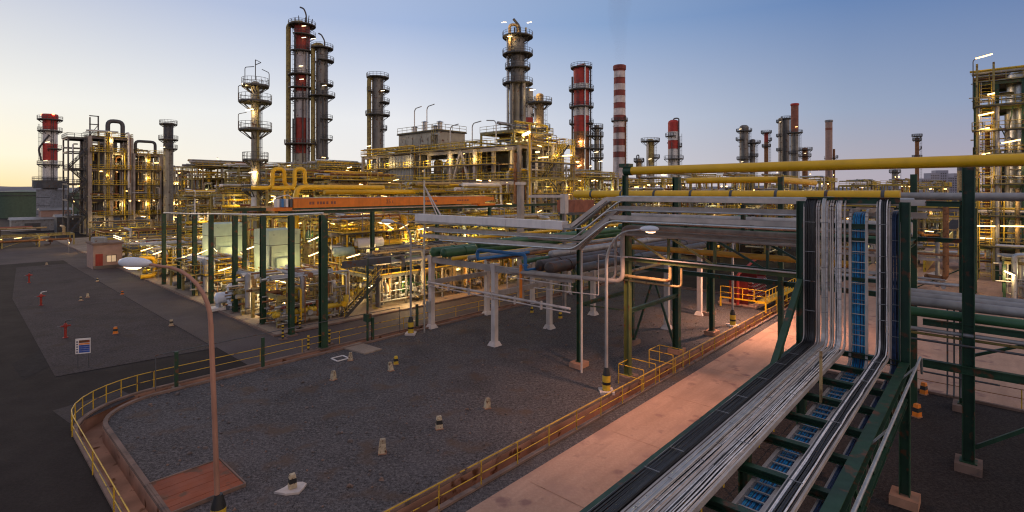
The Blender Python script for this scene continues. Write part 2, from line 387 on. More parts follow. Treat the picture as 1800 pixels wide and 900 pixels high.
kerb([(14.2, 43.6), (14.2, 112)], .14, 0, .05, closed=False, m='farroad')
sheet('plant_slab', [(18.7, 43.6), (150, 43.6), (150, 170), (18.7, 170)], .10, 'slabcon')
kerb([(18.6, 170), (18.6, 43.5), (150, 43.5)], .22, 0, .13, closed=False)
sheet('rear_apron', [(0, 118), (18.4, 118), (18.4, 150), (0, 150)], .008, 'farroad')
# far hills: long low ridges
def ridge(name, x0, x1, Y, zt, seed, m='hills'):
    rnd = random.Random(seed); b = MB(); N = 40; row = []
    for i in range(N+1):
        t = i/N; x = x0+(x1-x0)*t
        h = zt*(.35+.65*math.sin(PI*t)**.7)*(1+.22*math.sin(t*11+seed)+.10*math.sin(t*29+seed*2))
        row.append((x, h))
    for (x, h) in row: b.v += [(x, Y, -5), (x, Y+250, h*.6), (x, Y+600, h), (x, Y+1500, -5)]
    for i in range(N):
        for k in range(3): o = i*4+k; b.quad((o, o+4, o+5, o+1), True)
    return struct(b.build(name, m))
ridge('hills', -7000, -3300, 4300, 62, 3); ridge('hills', -4200, -1500, 5200, 45, 5); ridge('hills', 500, 5200, 5600, 60, 8)
# ---------------------------------------------------------------- yard: fence, slab, plate, markers
f = thing('guard_rail', 'long thin yellow guard rail between the pink road and the drainage channel', 'railing', (0, 15.25, 0))
post = MB().tube((0, 0, 0), (0, 0, 1.05), .028, 6); post = post.build('post', 'fenceyellow', f, (1.6, 0, 0))
u = 1.6
while u < 59: u += 2.2; inst(post, (u, 0, 0))
b = MB(); b.tube((1.6, 0, 1.05), (59.9, 0, 1.05), .028, 6); b.build('top_rail', 'fenceyellow', f)
b = MB(); b.tube((1.6, 0, .55), (59.9, 0, .55), .022, 6); b.build('middle_rail', 'fenceyellow', f)
for (uu, w) in ((28.3, 1.5), (32.2, 1.5)):
    g = MB(); g.path([(uu, .05, 0.02), (uu, .05, 1.3), (uu, 1.75, 1.3), (uu, 1.75, 0.1)], .03, .05, 6); g.tube((uu, .05, .7), (uu, 1.75, .7), .025, 6)
    g.path([(uu+w, .05, 0.02), (uu+w, .05, 1.3), (uu+w, 1.75, 1.3), (uu+w, 1.75, 0.1)], .03, .05, 6); g.tube((uu, 1.75, 1.3), (uu+w, 1.75, 1.3), .03, 6)
    g.build('crossing_frame', 'fenceyellow', f)
f = thing('guard_rail', 'curved yellow guard rail round the near left corner of the gravel yard', 'railing', (0, 0, 0))
loop = [(4.35, 17)]+[(4.35, 20), (4.35, 24), (4.35, 28)]
for k in range(9): a = R(180-11.25*k); loop.append((4.35+4.4+4.4*math.cos(a), 33.05+4.4*math.sin(a)))
loop += [(12+k*3., 37.45) for k in range(16)]
for z, nm, r in ((1.05, 'top_rail', .028), (.55, 'middle_rail', .022)): MB().sweep([(a, c, z) for a, c in loop], r, 6).build(nm, 'fenceyellow', f)
for i, (a, c) in enumerate(loop):
    inst(post, (a, c, 0), f)
# second rail seen under the cable bridge, along the other road edge
f = thing('guard_rail', 'yellow guard rail seen through the cable bridge beneath its trays', 'railing', (0, 8.0, 0))
for k in range(14): inst(post, (6+k*2.2, 0, 0), f)
MB().tube((6, 0, 1.05), (34.6, 0, 1.05), .028, 6).build('top_rail', 'fenceyellow', f); MB().tube((6, 0, .55), (34.6, 0, .55), .022, 6).build('middle_rail', 'fenceyellow', f)
f = thing('guard_rail', 'thin rusty guard rail along the kerb of the pink apron at the right', 'railing', (40.2, 0, 0))
for k in range(12): inst(post, (0, 6-k*2.4, 0), f)
for z in (1.05, .55): MB().tube((0, 6, z), (0, -20.4, z), .022, 6).build('rail', 'rustpipe', f)
mat('asphaltpatch', (.016, .013, .014), .95, var=.3, fine=.3); mat('oldconc', (.05, .04, .039), .95, var=.3, scale=.6, fine=.3, patch=(.05, .04, .036))
mat('roadpatch', (.42, .22, .165), .9, var=.2, scale=.5, fine=.15, track=.3)
sheet('pavement_patch', [G(92, 722), G(212, 686), G(238, 697), G(128, 748)], .006, 'oldconc')
sheet('pavement_patch', [G(20, 640), G(70, 615), G(95, 640), G(40, 668)], .006, 'asphaltpatch'); sheet('pavement_patch', [G(30, 520), G(70, 520), G(80, 545), G(30, 548)], .006, 'asphaltpatch')
sheet('road_patch', [(20, 9.2), (31, 9.0), (31, 11.0), (20, 11.2)], .009, 'roadpatch')
# marker stones
mat('cream', (.50, .40, .27), .8, var=.3, scale=6, rust=.2, bump=.2); mat('creamdark', (.38, .30, .2), .8, var=.35, scale=6, rust=.35)
def marker(px, py, label, kind, tilt=0, base=False, s=1.):
    u, v = G(px, py)
    t = thing('marker_stone', label, 'marker', (u, v, 0), 'concrete marker stones on the gravel', rz=random.Random(px).uniform(-.6, .6))
    prof = [(.15, .12, 0), (.14, .115, .20), (.125, .10, .38), (.10, .085, .54)]
    prof = [(a*s, c*s, d*s) for a, c, d in prof]
    cols = {'w': ['cream', 'cream', 'creamdark'], 'y': ['paintyellow', 'black', 'paintyellow'], 'b': ['cream', 'black', 'cream'], 'o': ['orange', 'black', 'orange']}[kind]
    b = MB()
    for i in range(3):
        b.mi = i; (a0, c0, z0), (a1, c1, z1) = prof[i], prof[i+1]
        b.hexa([(-a0, -c0, z0), (a0, -c0, z0), (a0, c0, z0), (-a0, c0, z0), (-a1, -c1, z1), (a1, -c1, z1), (a1, c1, z1), (-a1, c1, z1)])
    o = b.build('stone', cols, t, (0, 0, .05 if not base else .12)); o.rotation_euler = (tilt, tilt*.5, 0)
    if base: b2 = MB(); b2.sweep([(0, 0, 0), (0, 0, .1)], .48, 9); b2.v = [(x*(1.15+.3*math.sin(y*9)), y*(.85+.25*math.cos(x*11)), z) for x, y, z in b2.v]; b2.build('base', 'whitecon', t)
    else: MB().box(-.19, .19, -.17, .17, 0, .055).build('base', 'footing', t)
mat('paintyellow', (.66, .42, .03), .6, var=.15, streak=.2)
marker(514, 862, 'black and white marker stone on a round pale base, nearest the camera', 'b', base=True)
marker(672, 797, 'large pale cream marker stone standing alone in the middle of the gravel', 'w', .05, s=1.15)
marker(772, 754, 'white marker stone with one broad black band, left of the yellow guard rail', 'b', s=1.1)
marker(856, 718, 'pale marker stone closest to the black and yellow lamp post base', 'w', .12)
marker(586, 668, 'pale marker stone left of the square concrete lid', 'w')
marker(616, 634, 'pale marker stone beside the white square outline painted on gravel', 'w')
marker(687, 652, 'leaning pale marker stone, front one of the close pair', 'w', -.12)
marker(696, 641, 'yellow and black marker stone, rear one of the close pair', 'y')
marker(935, 550, 'yellow marker stone between the white concrete columns', 'y')
marker(985, 560, 'dark marker stone with yellow top right of the white columns', 'y')
marker(203, 587, 'small orange and black marker stone on the left gravel bed', 'o')
marker(301, 573, 'white and black marker stone at the kerb of the left gravel bed', 'b')
marker(142, 529, 'marker stone on the left gravel bed, in front of the twin stones', 'b', s=.8)
marker(154, 523, 'white marker stone, right one of two beside each other left', 'w', s=.8)
marker(171, 495, 'tiny marker stone in front of the pink hut', 'b', s=.8)
marker(215, 518, 'low marker stone beside the side road behind the curved lamp', 'o', s=.7)
marker(82, 466, 'tiny white marker stone far out on the dark asphalt', 'w', s=.8)
marker(1612, 733, 'orange and black marker stone near the slanting conduit right of the bridge', 'o', s=1.2)
marker(1624, 693, 'orange and black marker stone by the kerb of the pink apron', 'o', s=1.2)
def flat(name, quad_px, z0, z1, m, label, cat):
    P = [G(*p) for p in quad_px]; b = MB(); c = (sum(p[0] for p in P)/4, sum(p[1] for p in P)/4)
    b.hexa([(p[0]-c[0], p[1]-c[1], z0) for p in P]+[(p[0]-c[0], p[1]-c[1], z1) for p in P]); return solo(b, name, m, label, cat, (*c, 0))
flat('concrete_slab', [(600, 613), (641, 624), (671, 616), (632, 604)], .021, .12, 'slabcon', 'flat square concrete lid lying on the gravel by the fence', 'lid')
t = thing('channel_cover', 'rust red planked steel cover over the near corner of the yard', 'cover', (5.7, 22.3, 0))
b = MB()
for k in range(7): b.box(.03, 2.6, .02+k*.4, .02+k*.4+.385, .06, .14+.004*(k % 2))
b.build('planks', 'rustplate', t)
b = MB(); b.box(-.04, 2.66, -.06, .0, .03, .17); b.box(-.04, 2.66, 2.83, 2.89, .03, .17); b.box(2.62, 2.68, 0, 2.83, .03, .17); b.box(-.06, 0, 0, 2.83, .03, .17); b.build('frame', 'kerb', t)
u, v = G(598, 631)
b = MB()
for a in (((-.45, -.45), (.45, -.45)), ((.45, -.45), (.45, .45)), ((.45, .45), (-.45, .45)), ((-.45, .45), (-.45, -.45))): b.beam((*a[0], .05), (*a[1], .05), .09, .05)
solo(b, 'pit_frame', 'white', 'white square pit frame lying on the gravel', 'frame', (u, v, 0))
# loose stones: small scattered pieces on the gravel (stuff)
rnd = random.Random(4); b = MB()
for k in range(1500):
    uu, vv = rnd.uniform(6, 60), rnd.uniform(16.8, 36); s = rnd.uniform(.02, .055) * (1 if rnd.random() < .93 else 1.8); x, y = wuv(uu, vv)
    q = [Vector((rnd.uniform(-1, 1), rnd.uniform(-1, 1), rnd.uniform(0, 1)))*s for _ in range(8)]
    b.mi = 0 if rnd.random() < .85 else 1
    b.hexa([Vector((x+i*s, y+j*s, .02+k2*s))+q[n]*.5 for n, (i, j, k2) in enumerate(((-1, -1, 0), (1, -1, 0), (1, 1, 0), (-1, 1, 0), (-.7, -.7, 1), (.7, -.7, 1), (.7, .7, 1), (-.7, .7, 1)))])
o = b.build('loose_stones', ['darkcon', 'kerb']); o['kind'] = 'stuff'; tag(o, 'loose stones scattered over the dark gravel yard', 'stones')
# ---------------------------------------------------------------- street lamps
def street_lamp(px, py, label, H, adx, ady, lean=(0, 0), r=.09, base='cyl', e=0, polem='tan', headz=None):
    """world-aligned; arm reaches (adx, ady) from the pole"""
    u, v = G(px, py); x, y = wuv(u, v)
    t = thing('street_lamp', label, 'street lamp', (x, y, 0), 'arched street lamps of the yard', world=True)
    L = math.hypot(adx, ady); zt = H-1.0*L
    pts = [(0, 0, .1), (lean[0]*.5, lean[1], zt*.55), (lean[0], lean[1], zt)]
    for k in range(1, 9):
        a = PI/2*k/8; pts.append((lean[0]+adx*.8*(1-math.cos(a)), lean[1]+ady*.8*(1-math.cos(a)), zt+(H-.12-zt)*math.sin(a)))
    pts.append((lean[0]+adx, lean[1]+ady, H-.04))
    rs = [r*(1.15-.6*i/len(pts)) for i in range(len(pts))]
    MB().sweep(pts, rs, 10).build('pole', polem, t)
    d = Vector((adx, ady, .06)).normalized(); c = Vector((lean[0]+adx, lean[1]+ady, H)); hd = MB()
    prof = [(0, .03), (.12, .11), (.35, .17), (.65, .19), (.9, .17), (1.08, .11), (1.16, .02)]
    hd.sweep([c+d*(q-.1) for q, _ in prof], [w for _, w in prof], 12)
    o = hd.build('lamp_head', 'headwhite', t)
    MB().sweep([c+d*q-Vector((0, 0, .15)) for q in (.25, .4, .7, .85)], [.03, .09, .09, .03], 8).build('lamp_glass', 'lampglow', o)
    if base == 'cyl':
        b = MB(); b.lathe([(.24, .16), (.24, .5)], 16); b.mi = 1; b.lathe([(.245, .5), (.245, .66)], 16); b.mi = 0; b.lathe([(.24, .66), (.24, 1.05)], 16); b.mi = 1
        b.lathe([(.245, 1.05), (.20, 1.25), (.13, 1.5), (0, 1.5)], 16); b.lathe([(.26, .1), (.26, .165), (.24, .165)], 16)
        b.build('guard_sleeve', ['paintyellow', 'black'], t); MB().box(-.42, .42, -.42, .42, 0, .16).build('footing', 'whitecon', t)
    if e: downlight(t, tuple(c+d*.5-Vector((0, 0, .25))), e, (1, .52, .32), .3)
    return t
mat('headwhite', (.70, .72, .78), .3, var=.05); emat('lampglow', (1, .60, .34), 5)
street_lamp(384, 945, 'tall tan street lamp nearest the camera, its arm arching left', 9.5, -2.15, 0, (-.26, 0), .078, e=250, polem='lamppole')
street_lamp(1066, 690, 'grey street lamp beside the pipe bridge, arm arching to the right', 9.85, 1.70, -1.55, (0, 0), .09, e=2700, polem='pipegrey')
street_lamp(722, 588, 'slim street lamp in front of the lit plant and the crane', 9.4, -1.5, .2, (0, 0), .08, e=150, polem='pipegrey')
street_lamp(1288, 574, 'slim grey street lamp seen under the pipe bridge', 8.2, 1.2, .3, (0, 0), .09, e=7000, polem='pipegrey')
# striped bollards along the far road
for px, py, lb in ((497, 597, 'leftmost striped bollard in front of the dark green posts'), (527, 579, 'striped bollard standing behind the tall green post near the stair'), (542, 617, 'striped bollard nearest the camera, close to the corner green post'), (579, 606, 'striped bollard just right of the tall corner post')):
    u, v = G(px, py); b = MB()
    for k in range(8): b.mi = k % 2; b.lathe([(.085, .08+k*.14), (.085, .08+(k+1)*.14)], 12)
    b.mi = 0; b.lathe([(.085, 1.2), (0, 1.22)], 12)
    t = thing('bollard', lb, 'bollard', (u, v, 0), 'black and yellow bollards at the far road'); b.build('pipe_post', ['black', 'paintyellow'], t)
    MB().box(-.3, .3, -.2, .2, 0, .10).build('base', 'kerb', t)
# hydrants
for px, py, lb in ((115, 594, 'red hydrant stand left behind the blue sign'), (72, 537, 'tall red hydrant with white monitor on the left gravel'), (51, 497, 'small dark hydrant farthest left on the gravel')):
    u, v = G(px, py); t = thing('hydrant', lb, 'hydrant', (u, v, 0), 'fire hydrants on the left gravel bed')
    t.scale = (.85, .85, .85); MB().lathe([(0, 0), (.22, 0), (.22, .08), (.11, .1), (.11, 1.0), (.17, 1.05), (.17, 1.25), (.10, 1.4), (0, 1.45)], 12).build('standpipe', 'red', t)
    b = MB(); b.tube((-.4, 0, 1.15), (.4, 0, 1.15), .075, 8); b.tube((0, -.35, .85), (0, .2, .85), .06, 8); b.build('outlet', 'red', t)
    b = MB(); b.path([(0, 0, 1.4), (0, 0, 1.62), (.15, -.12, 1.66), (.5, -.3, 1.72)], 0.05, .1, 8); b.build('monitor', 'darkgrey' if px != 72 else 'white', t)
    MB().lathe([(.14, 0), (.16, .02), (.14, .04)], 12, -.45, 0, 1.15).build('cap', 'grey', t)
# information sign
u, v = G(146, 646); x, y = wuv(u, v)
t = thing('information_sign', 'white safety sign with orange and blue panels on two legs', 'sign', (x, y, 0), world=True, rz=R(20))
MB().box(-.42, .42, -.02, .02, .95, 1.98).build('panel', 'white', t)
MB().box(-.22, .38, -.026, -.02, 1.68, 1.86).build('orange_block', 'rustplate', t); MB().box(-.22, .38, -.026, -.02, 1.56, 1.65).build('red_block', 'orange', t)
b = MB()
for k in range(4): b.box(-.22, .38, -.026, -.02, 1.02+k*.132, 1.02+k*.132+.12)
BLUE = b; b = MB()
for k in range(5): b.box(-.37, -.27, -.026, -.02, 1.04+k*.17, 1.13+k*.17)
mat('signdark', (.10, .10, .16), .5); mat('signblue', (.03, .08, .34), .5, var=.3, scale=9); b.build('pictogram', 'signdark', t)
BLUE.build('blue_block', 'signblue', t)
for s in (-.3, .3): MB().tube((s, .03, 0), (s, .03, 1.9), .025, 6).build('leg', 'darkgrey', t)
# pink hut
u, v = G(164, 474)
t = thing('hut', 'small flat roofed pink hut with a lit yellow window', 'hut', (u, v, 0))
b = MB(); b.box(0, 3.6, 0, 5.2, 0, 3.7); b.build('wall', 'pinkwall', t)
b = MB(); b.box(-.15, 3.75, -.15, 5.35, 3.7, 3.95); b.build('roof', 'kerb', t); b = MB(); b.box(.3, 1.9, 1.0, 3.8, 3.95, 4.7); b.build('air_conditioner', 'grey', t)
b = MB(); b.box(-.03, 3.63, -.03, -.005, 0, .5); b.build('plinth', 'darkcon', t)
b = MB(); b.box(1.6, 2.8, -.03, -.008, 1.0, 2.0); w = b.build('window', 'window', t)
b = MB(); b.box(1.55, 1.62, -.05, -.03, .95, 2.05); b.box(2.78, 2.85, -.05, -.03, .95, 2.05); b.box(2.16, 2.22, -.05, -.03, .95, 2.05); b.box(1.62, 2.78, -.05, -.03, 1.98, 2.05); b.build('frame', 'black', w)
b = MB(); b.box(.25, 1.15, -.03, -.008, .5, 2.3); b.build('door', 'red', t)
light(t, (2.2, -.8, 1.6), 3, (1, .5, .15))
# ---------------------------------------------------------------- row of tall dark green posts with a pipe on top
PO = [(568, 613, 378), (512, 590, 380), (462, 571, 380), (413, 550, 379), (371, 535, 378), (342, 521, 378), (315, 509, 377), (288, 501, 376)]
tops = []
for i, (px, py, yt) in enumerate(PO):
    Y = 12*921/(py-335); u, v, _ = PU(px, py, Y); h = zp(yt, Y)
    lb = ('nearest and thickest of the tall dark green steel posts', 'second tall green post from the near corner', 'third tall green post, left of the near light cabinet', 'fourth tall green post, in front of the light cabinets',
          'fifth tall green post, in front of the far cabinet', 'fourth tall green post from the far end', 'tall green post next to the farthest one', 'farthest of the tall dark green posts, by the lamp head')[i]
    t = thing('steel_post', lb, 'post', (u, v, 0), 'dark green posts in a row')
    w = .40 if i else .50
    MB().hcol(0, 0, .12, h, w, .05).build('column', 'green', t); MB().box(-.4, .4, -.4, .4, 0, .12).build('footing', 'kerb', t)
    MB().box(-w*.6, w*.6, -w*.6, w*.6, .121, .16).build('base_plate', 'green', t)
    tops.append((u, v, h))
b = MB(); b.sweep([(u-tops[0][0], v-tops[0][1], h+.13) for u, v, h in tops], .09, 8)
solo(b, 'header_pipe', 'galv', 'long thin grey pipe lying across the tops of the tall green posts', 'pipe', (tops[0][0], tops[0][1], 0))
# small dark posts by the far kerb and a thin gate rail
for px, py, h, lb in ((310, 682, 2.2, 'short dark post on the kerb at the left end of the yard'), (462, 648, 2.1, 'short dark post at the kerb, left of the corner green post'), (655, 600, 1.9, 'short dark post right of the valve post at the far kerb'), (733, 575, 2.0, 'short dark post right of the slim lamp base')):
    u, v = G(px, py); t = thing('short_post', lb, 'post', (u, v, 0), 'short posts along the far kerb of the yard')
    MB().box(-.09, .09, -.09, .09, .1, h).build('column', 'green', t); MB().box(-.22, .22, -.22, .22, 0, .1).build('footing', 'kerb', t)
u0, v0 = G(310, 682)
b = MB(); b.path([(-1.0, .3, .05), (-1.0, .3, 2.15), (7.6, .3, 2.2), (16.5, .3, 2.15), (16.5, .3, .05)], .03, .05, 6)
solo(b, 'hanging_pipe', 'darkgrey', 'thin dark pipe running above the curved fence from post to post', 'pipe', (u0, v0, 0))
u, v = G(646, 600); t = thing('valve_post', 'thin dark green post with a valve box at the far kerb', 'post', (u, v, 0))
MB().tube((0, 0, 0), (0, 0, 6.6), .09, 8).build('pole', 'green', t); MB().box(-.2, .2, -.28, .28, 1.6, 2.2).build('valve_box', 'green', t)
MB().beam((-2.2, 0, 6.3), (2.2, 0, 6.3), .14, .5).build('cable_tray', 'darkgrey', t)
# ---------------------------------------------------------------- cable bridge (runs along u under the camera) and its riser
UB = 25.0; VL, VR = 6.03, 2.47; ZB = 5.55; ZT = 11.55
t = BR = thing('cable_bridge', 'dark green steel cable bridge and its tall riser frame in the foreground', 'bridge', (0, 0, 0))
cL = MB().hcol(UB, VL, 0.1, ZT, .34, .035).build('column', 'green', t); MB().hcol(UB, VR, 0.1, ZT, .34, .035).build('column', 'green', t)
MB().hcol(8.5, VL-.1, 0, ZB-.6, .3, .035).build('column', 'green', t); MB().hcol(16.5, VL-.5, 0, ZB-.6, .3, .035).build('column', 'green', t)
MB().beam((UB-4.2, VL+.05, ZB-.5), (UB-.15, VL+.02, ZB+2.6), .22, .22).build('brace', 'green', t)
MB().beam((UB+.25, VR+.05, ZB-1.2), (UB-3.2, VR+.02, ZB-.3), .16, .16).build('brace', 'green', t)
for v, nm in ((VL+.02, 'side_beam'), (VR-.02, 'side_beam')):
    MB().ibeam((-8, v, ZB-.25), (UB-.2, v, ZB-.25), .30, .32, .03).build(nm, 'green', t)
    MB().ibeam((-8, v, ZB-1.55), (UB-.2, v, ZB-1.55), .2, .2, .025).build('bottom_chord', 'green', t)
    b = MB()
    for k in range(16):
        a = -8+k*2.05; b.beam((a, v, ZB-.42), (a+1.02, v, ZB-1.45), .09, .09); b.beam((a+1.02, v, ZB-1.45), (a+2.05, v, ZB-.42), .09, .09)
    b.build('lattice', 'green', t)
for z, w in ((ZT+.05, .26), (ZT-1.0, .2), (ZT-1.55, .16), (8.4, .14), (ZB-.2, .2)):
    MB().ibeam((UB+.12 if z > 8 else UB, VL-.16, z), (UB+.12 if z > 8 else UB, VR+.16, z), w, w, .025).build('frame_beam', 'green', t)
u = -6.6
while u < 24.5:
    MB().ibeam((u, VL-.14, ZB-.36), (u, VR+.14, ZB-.36), .2, .2, .03).build('cross_beam', 'green', t); u += 2.0
MB().box(UB-.45, UB+.45, VR-.45, VR+.45, 0, .35).build('footing', 'footing', t); MB().box(UB-.45, UB+.45, VL-.45, VL+.45, 0, .35).build('footing', 'footing', t)
MB().box(19.2, 19.3, 4.05, 4.12, ZB-.4, ZB+1.25).build('stake', 'tan', t)
# tray helper: rails and rungs along horizontal + vertical run
def tray(v0, v1, z, zt, uv_, label, m='trayrail', step=.35, bend=.4, side=.15, top=True, rungs=False, rw=.025, floor=False):
    t = thing('cable_tray', label, 'cable tray', (0, 0, 0), 'cable trays on the bridge')
    for v in (v0, v1):
        b = MB()
        pts = [(-7, z), (uv_-bend, z)]+[(uv_-bend+bend*math.sin(R(a)), z+bend*(1-math.cos(R(a)))) for a in (22, 45, 68, 90)]+[(uv_, zt-bend)]
        if top: pts += [(uv_+bend*(1-math.cos(R(a))), zt-bend+bend*math.sin(R(a))) for a in (22, 45, 68, 90)]+[(27.0, zt)]
        for (a, c), (d, e) in zip(pts, pts[1:]):
            du, dz = d-a, e-c; L = math.hypot(du, dz); nx, nz = -dz/L*side/2, du/L*side/2
            b.hexa([(a-nx, v-rw, c-nz), (a-nx, v+rw, c-nz), (a+nx, v+rw, c+nz), (a+nx, v-rw, c+nz), (d-nx, v-rw, e-nz), (d-nx, v+rw, e-nz), (d+nx, v+rw, e+nz), (d+nx, v-rw, e+nz)])
        b.build('side_rail', m, t)
    if floor: MB().box(-7, uv_-.45, v0+.03, v1-.03, z-.05, z-.02).build('tray_floor', 'black', t)
    if rungs:
        u = 5.0; r0 = MB().beam((0, v0+.021, 0), (0, v1-.021, 0), .05, .03).build('rung', m, t, (u, 0, z)); u += step
        while u < uv_-bend: inst(r0, (u, 0, z)); u += step
        zz = z+bend
        while zz < zt-bend: inst(r0, (uv_, 0, zz)); zz += step
    return t
def bundle(v0, v1, z, zt, uv_, n, mats, label, r=(.016, .026), seed=1, lift=.05, bend=.42, wav=.02, off=-.05, layers=1, name='cable_bundle', vz=None):
    rnd = random.Random(seed); b = MB()
    for k in range(n):
        b.mi = rnd.randrange(len(mats)); ly = k % layers
        rr = rnd.uniform(*r); v = v0+(v1-v0)*((k//layers)+.5)/(n/layers)+rnd.uniform(-.012, .012); lf = lift+ly*.045+rnd.uniform(0, .02)
        pts = []; u = -7.0; ph = rnd.uniform(0, 6); w = rnd.uniform(.3, 1)*wav; q = 0
        while u < uv_-bend-.3:
            q = .75*q+rnd.uniform(-1, 1)*w
            pts.append((u, min(v1, max(v0, v+q)), z+lf+rnd.uniform(0, .012))); u += .9
        uu = uv_-lf
        bb = bend
        if vz: v = vz[0]+(v-v0)/(v1-v0)*(vz[1]-vz[0])
        for a in (0, 22, 45, 68, 90): pts.append((uu-bb+bb*math.sin(R(a)), v, z+lf+bb*(1-math.cos(R(a)))))
        zz = z+1.1
        while zz < zt-.9: pts.append((uu+rnd.uniform(-.008, .008), v+rnd.uniform(-.008, .008), zz)); zz += 1.0
        for a in (0, 30, 60, 90): pts.append((uu+bb*(1-math.cos(R(a))), v, zt+lf-bb+bb*math.sin(R(a))))
        pts += [(uv_+1.0, v, zt+lf), (26.9, v+rnd.uniform(-.02, .02), zt+lf-.02)]
        b.sweep(pts, rr, 6)
    # cable ties
    b.mi = len(mats)
    uu = 6.0
    while uu < uv_-1:
        if rnd.random() < .5: b.box(uu, uu+.014, v0+.01, v1-.01, z+lift+layers*.045+.02, z+lift+layers*.045+.035)
        uu += rnd.uniform(.9, 1.6)
    zz = z+1.4
    while zz < zt-.6:
        if rnd.random() < .85: b.box(uv_-lift-layers*.045-.05, uv_-lift-layers*.045-.03, (vz or (v0, v1))[0]-.01, (vz or (v0, v1))[1]+.01, zz, zz+.02)
        zz += .62
    return solo(b, name, list(mats)+['grey'], label, 'cables')
tray(5.42, 5.90, ZB, ZT+.02, UB-.12, 'cable tray carrying thick black cables at the left edge of the bridge', floor=True)
tray(4.92, 5.34, ZB, ZT+.02, UB-.12, 'cable tray carrying the left half of the silver cables', floor=True)
tray(4.42, 4.84, ZB, ZT+.02, UB-.12, 'cable tray carrying the right half of the silver cables', floor=True)
tray(3.70, 4.26, ZB-.62, ZT-.38, UB+.05, 'open ladder tray with pale rungs over bright blue cables', step=.42, side=.17, rungs=True, rw=.045)
tray(2.94, 3.34, ZB, ZT+.02, UB-.12, 'narrow cable tray with black and white cables at the right', side=.10)
tray(2.62, 2.90, ZB-.62, ZT-.42, UB+.05, 'narrow sunken tray of navy cables beside the right green beam', step=.7, rungs=True)
bundle(5.46, 5.86, ZB, ZT, UB-.12, 30, ['cableblack', 'cableblack', 'black'], 'thick bundle of black cables at the left edge of the bridge', seed=2, layers=2)
SV = ['cablepale', 'cabletan', 'cablesilver', 'cablepale', 'cabletan', 'cableblack']
bundle(4.95, 5.31, ZB, ZT, UB-.12, 17, SV, 'left bundle of silver grey cables in the middle of the bridge', seed=3, wav=.03, r=(.011, .016), vz=(5.0, 5.24))
bundle(4.45, 4.81, ZB, ZT, UB-.12, 16, SV, 'right bundle of silver grey cables, next to the blue ladder tray', seed=4, wav=.035, r=(.011, .016), vz=(4.52, 4.74))
bundle(3.76, 4.20, ZB-.62, ZT-.40, UB+.10, 16, ['cableblue', 'cableblue', 'cableteal', 'cablenavy'], 'bright blue and teal cables behind the pale ladder rungs', seed=5, r=(.018, .03), lift=-.09, wav=.01)
bundle(2.98, 3.30, ZB, ZT, UB-.12, 18, ['cableblack', 'cableblack', 'cableblack', 'cablepale'], 'bundle of black cables with few white ones at the right', seed=6, layers=2)
bundle(2.62, 2.88, ZB-.62, ZT-.45, UB+.08, 12, ['cablenavy', 'cablenavy', 'cableblack'], 'dark navy cables hanging next to the right green column', seed=7, layers=1)
bundle(5.10, 5.22, ZB, ZT, UB-.1, 3, ['galv'], 'three thicker grey conduits lying on the silver cables', seed=8, r=(.03, .04), lift=.14, wav=.05)
b = MB(); b.path([(-6, 1.95, 5.9), (24.6, 1.95, 5.85), (25.0, 1.95, 5.1)], .045, .3, 8)
for k in range(5): b.beam((-3+k*6.5, 1.95, 5.88), (-3+k*6.5, 2.5, ZB-.4), .05)
solo(b, 'conduit', 'galv', 'slim grey conduit pipe slanting along the right side of the bridge', 'pipe')
# ---------------------------------------------------------------- trays along v at the front of the rack (u 27.5)
UT = 27.4
def vtray(u, pts, label, m='trayrail', w=.5, side=.24, cover=None):
    """pts (v, z)"""
    t = thing('cable_tray', label, 'cable tray', (u, 0, 0), 'cable trays crossing to the pipe rack')
    for s in (-w/2, w/2):
        b = MB()
        for (a, c), (d, e) in zip(pts, pts[1:]):
            b.beam((s, a, c), (s, d, e), .035, side)
        b.build('side_rail', m, t)
    b = MB()
    for (a, c), (d, e) in zip(pts, pts[1:]):
        L = math.hypot(d-a, e-c); k = int(L/.45)
        for i in range(k): f = (i+.5)/k; b.beam((-w/2, a+(d-a)*f, c+(e-c)*f), (w/2, a+(d-a)*f, c+(e-c)*f), .05, .03)
    b.build('rungs', m, t)
    if cover:
        b = MB()
        for (a, c) in cover: b.box(-w/2-.06, w/2+.06, a, c-.03, pts[-1][1]+.05, pts[-1][1]+.58)
        b.build('cover', 'white', t)
    b = MB()
    rnd = random.Random(len(label))
    for k in range(7):
        x = -w/2+.06+k*(w-.12)/6; b.path([(x, a+rnd.uniform(-.02, .02), c+.03) for a, c in pts], rnd.uniform(.02, .03), .2, 5)
    b.build('cables', 'cableblack', t)
    return t
vtray(27.1, [(2.0, 11.5), (17.0, 11.5), (19.6, 9.75), (35.6, 9.45)], 'upper front cable tray with the long white cover on its left part', cover=[(20.2, 25.2), (25.2, 30.3), (30.3, 35.6)])
vtray(27.9, [(2.0, 10.95), (16.6, 10.95), (19.4, 8.95), (35.4, 8.75)], 'middle front cable tray bending down towards the white covered one')
vtray(27.3, [(5.6, 10.4), (16.9, 10.4), (19.3, 8.35), (35.2, 8.25)], 'lowest front cable tray under the long white cover')
for k, (du, dz, r, m) in enumerate(((-.45, .25, .06, 'clad'), (.15, .42, .075, 'galv'), (.75, .2, .06, 'clad'), (1.05, -.35, .09, 'palepipe'), (-.55, -.35, .05, 'galv'), (-.5, -1.0, .07, 'clad'))):
    b = MB(); b.path([(UT+du, 2.4, 11.2+dz), (UT+du, 16.8, 11.2+dz), (UT+du, 19.45, 9.3+dz), (UT+du, 35.5-k*.6, 9.05+dz)], r, .5, 8)
    solo(b, 'conduit', m, 'thin silver conduit bending down beside the front cable trays', 'pipe', group='silver conduits along the front trays')
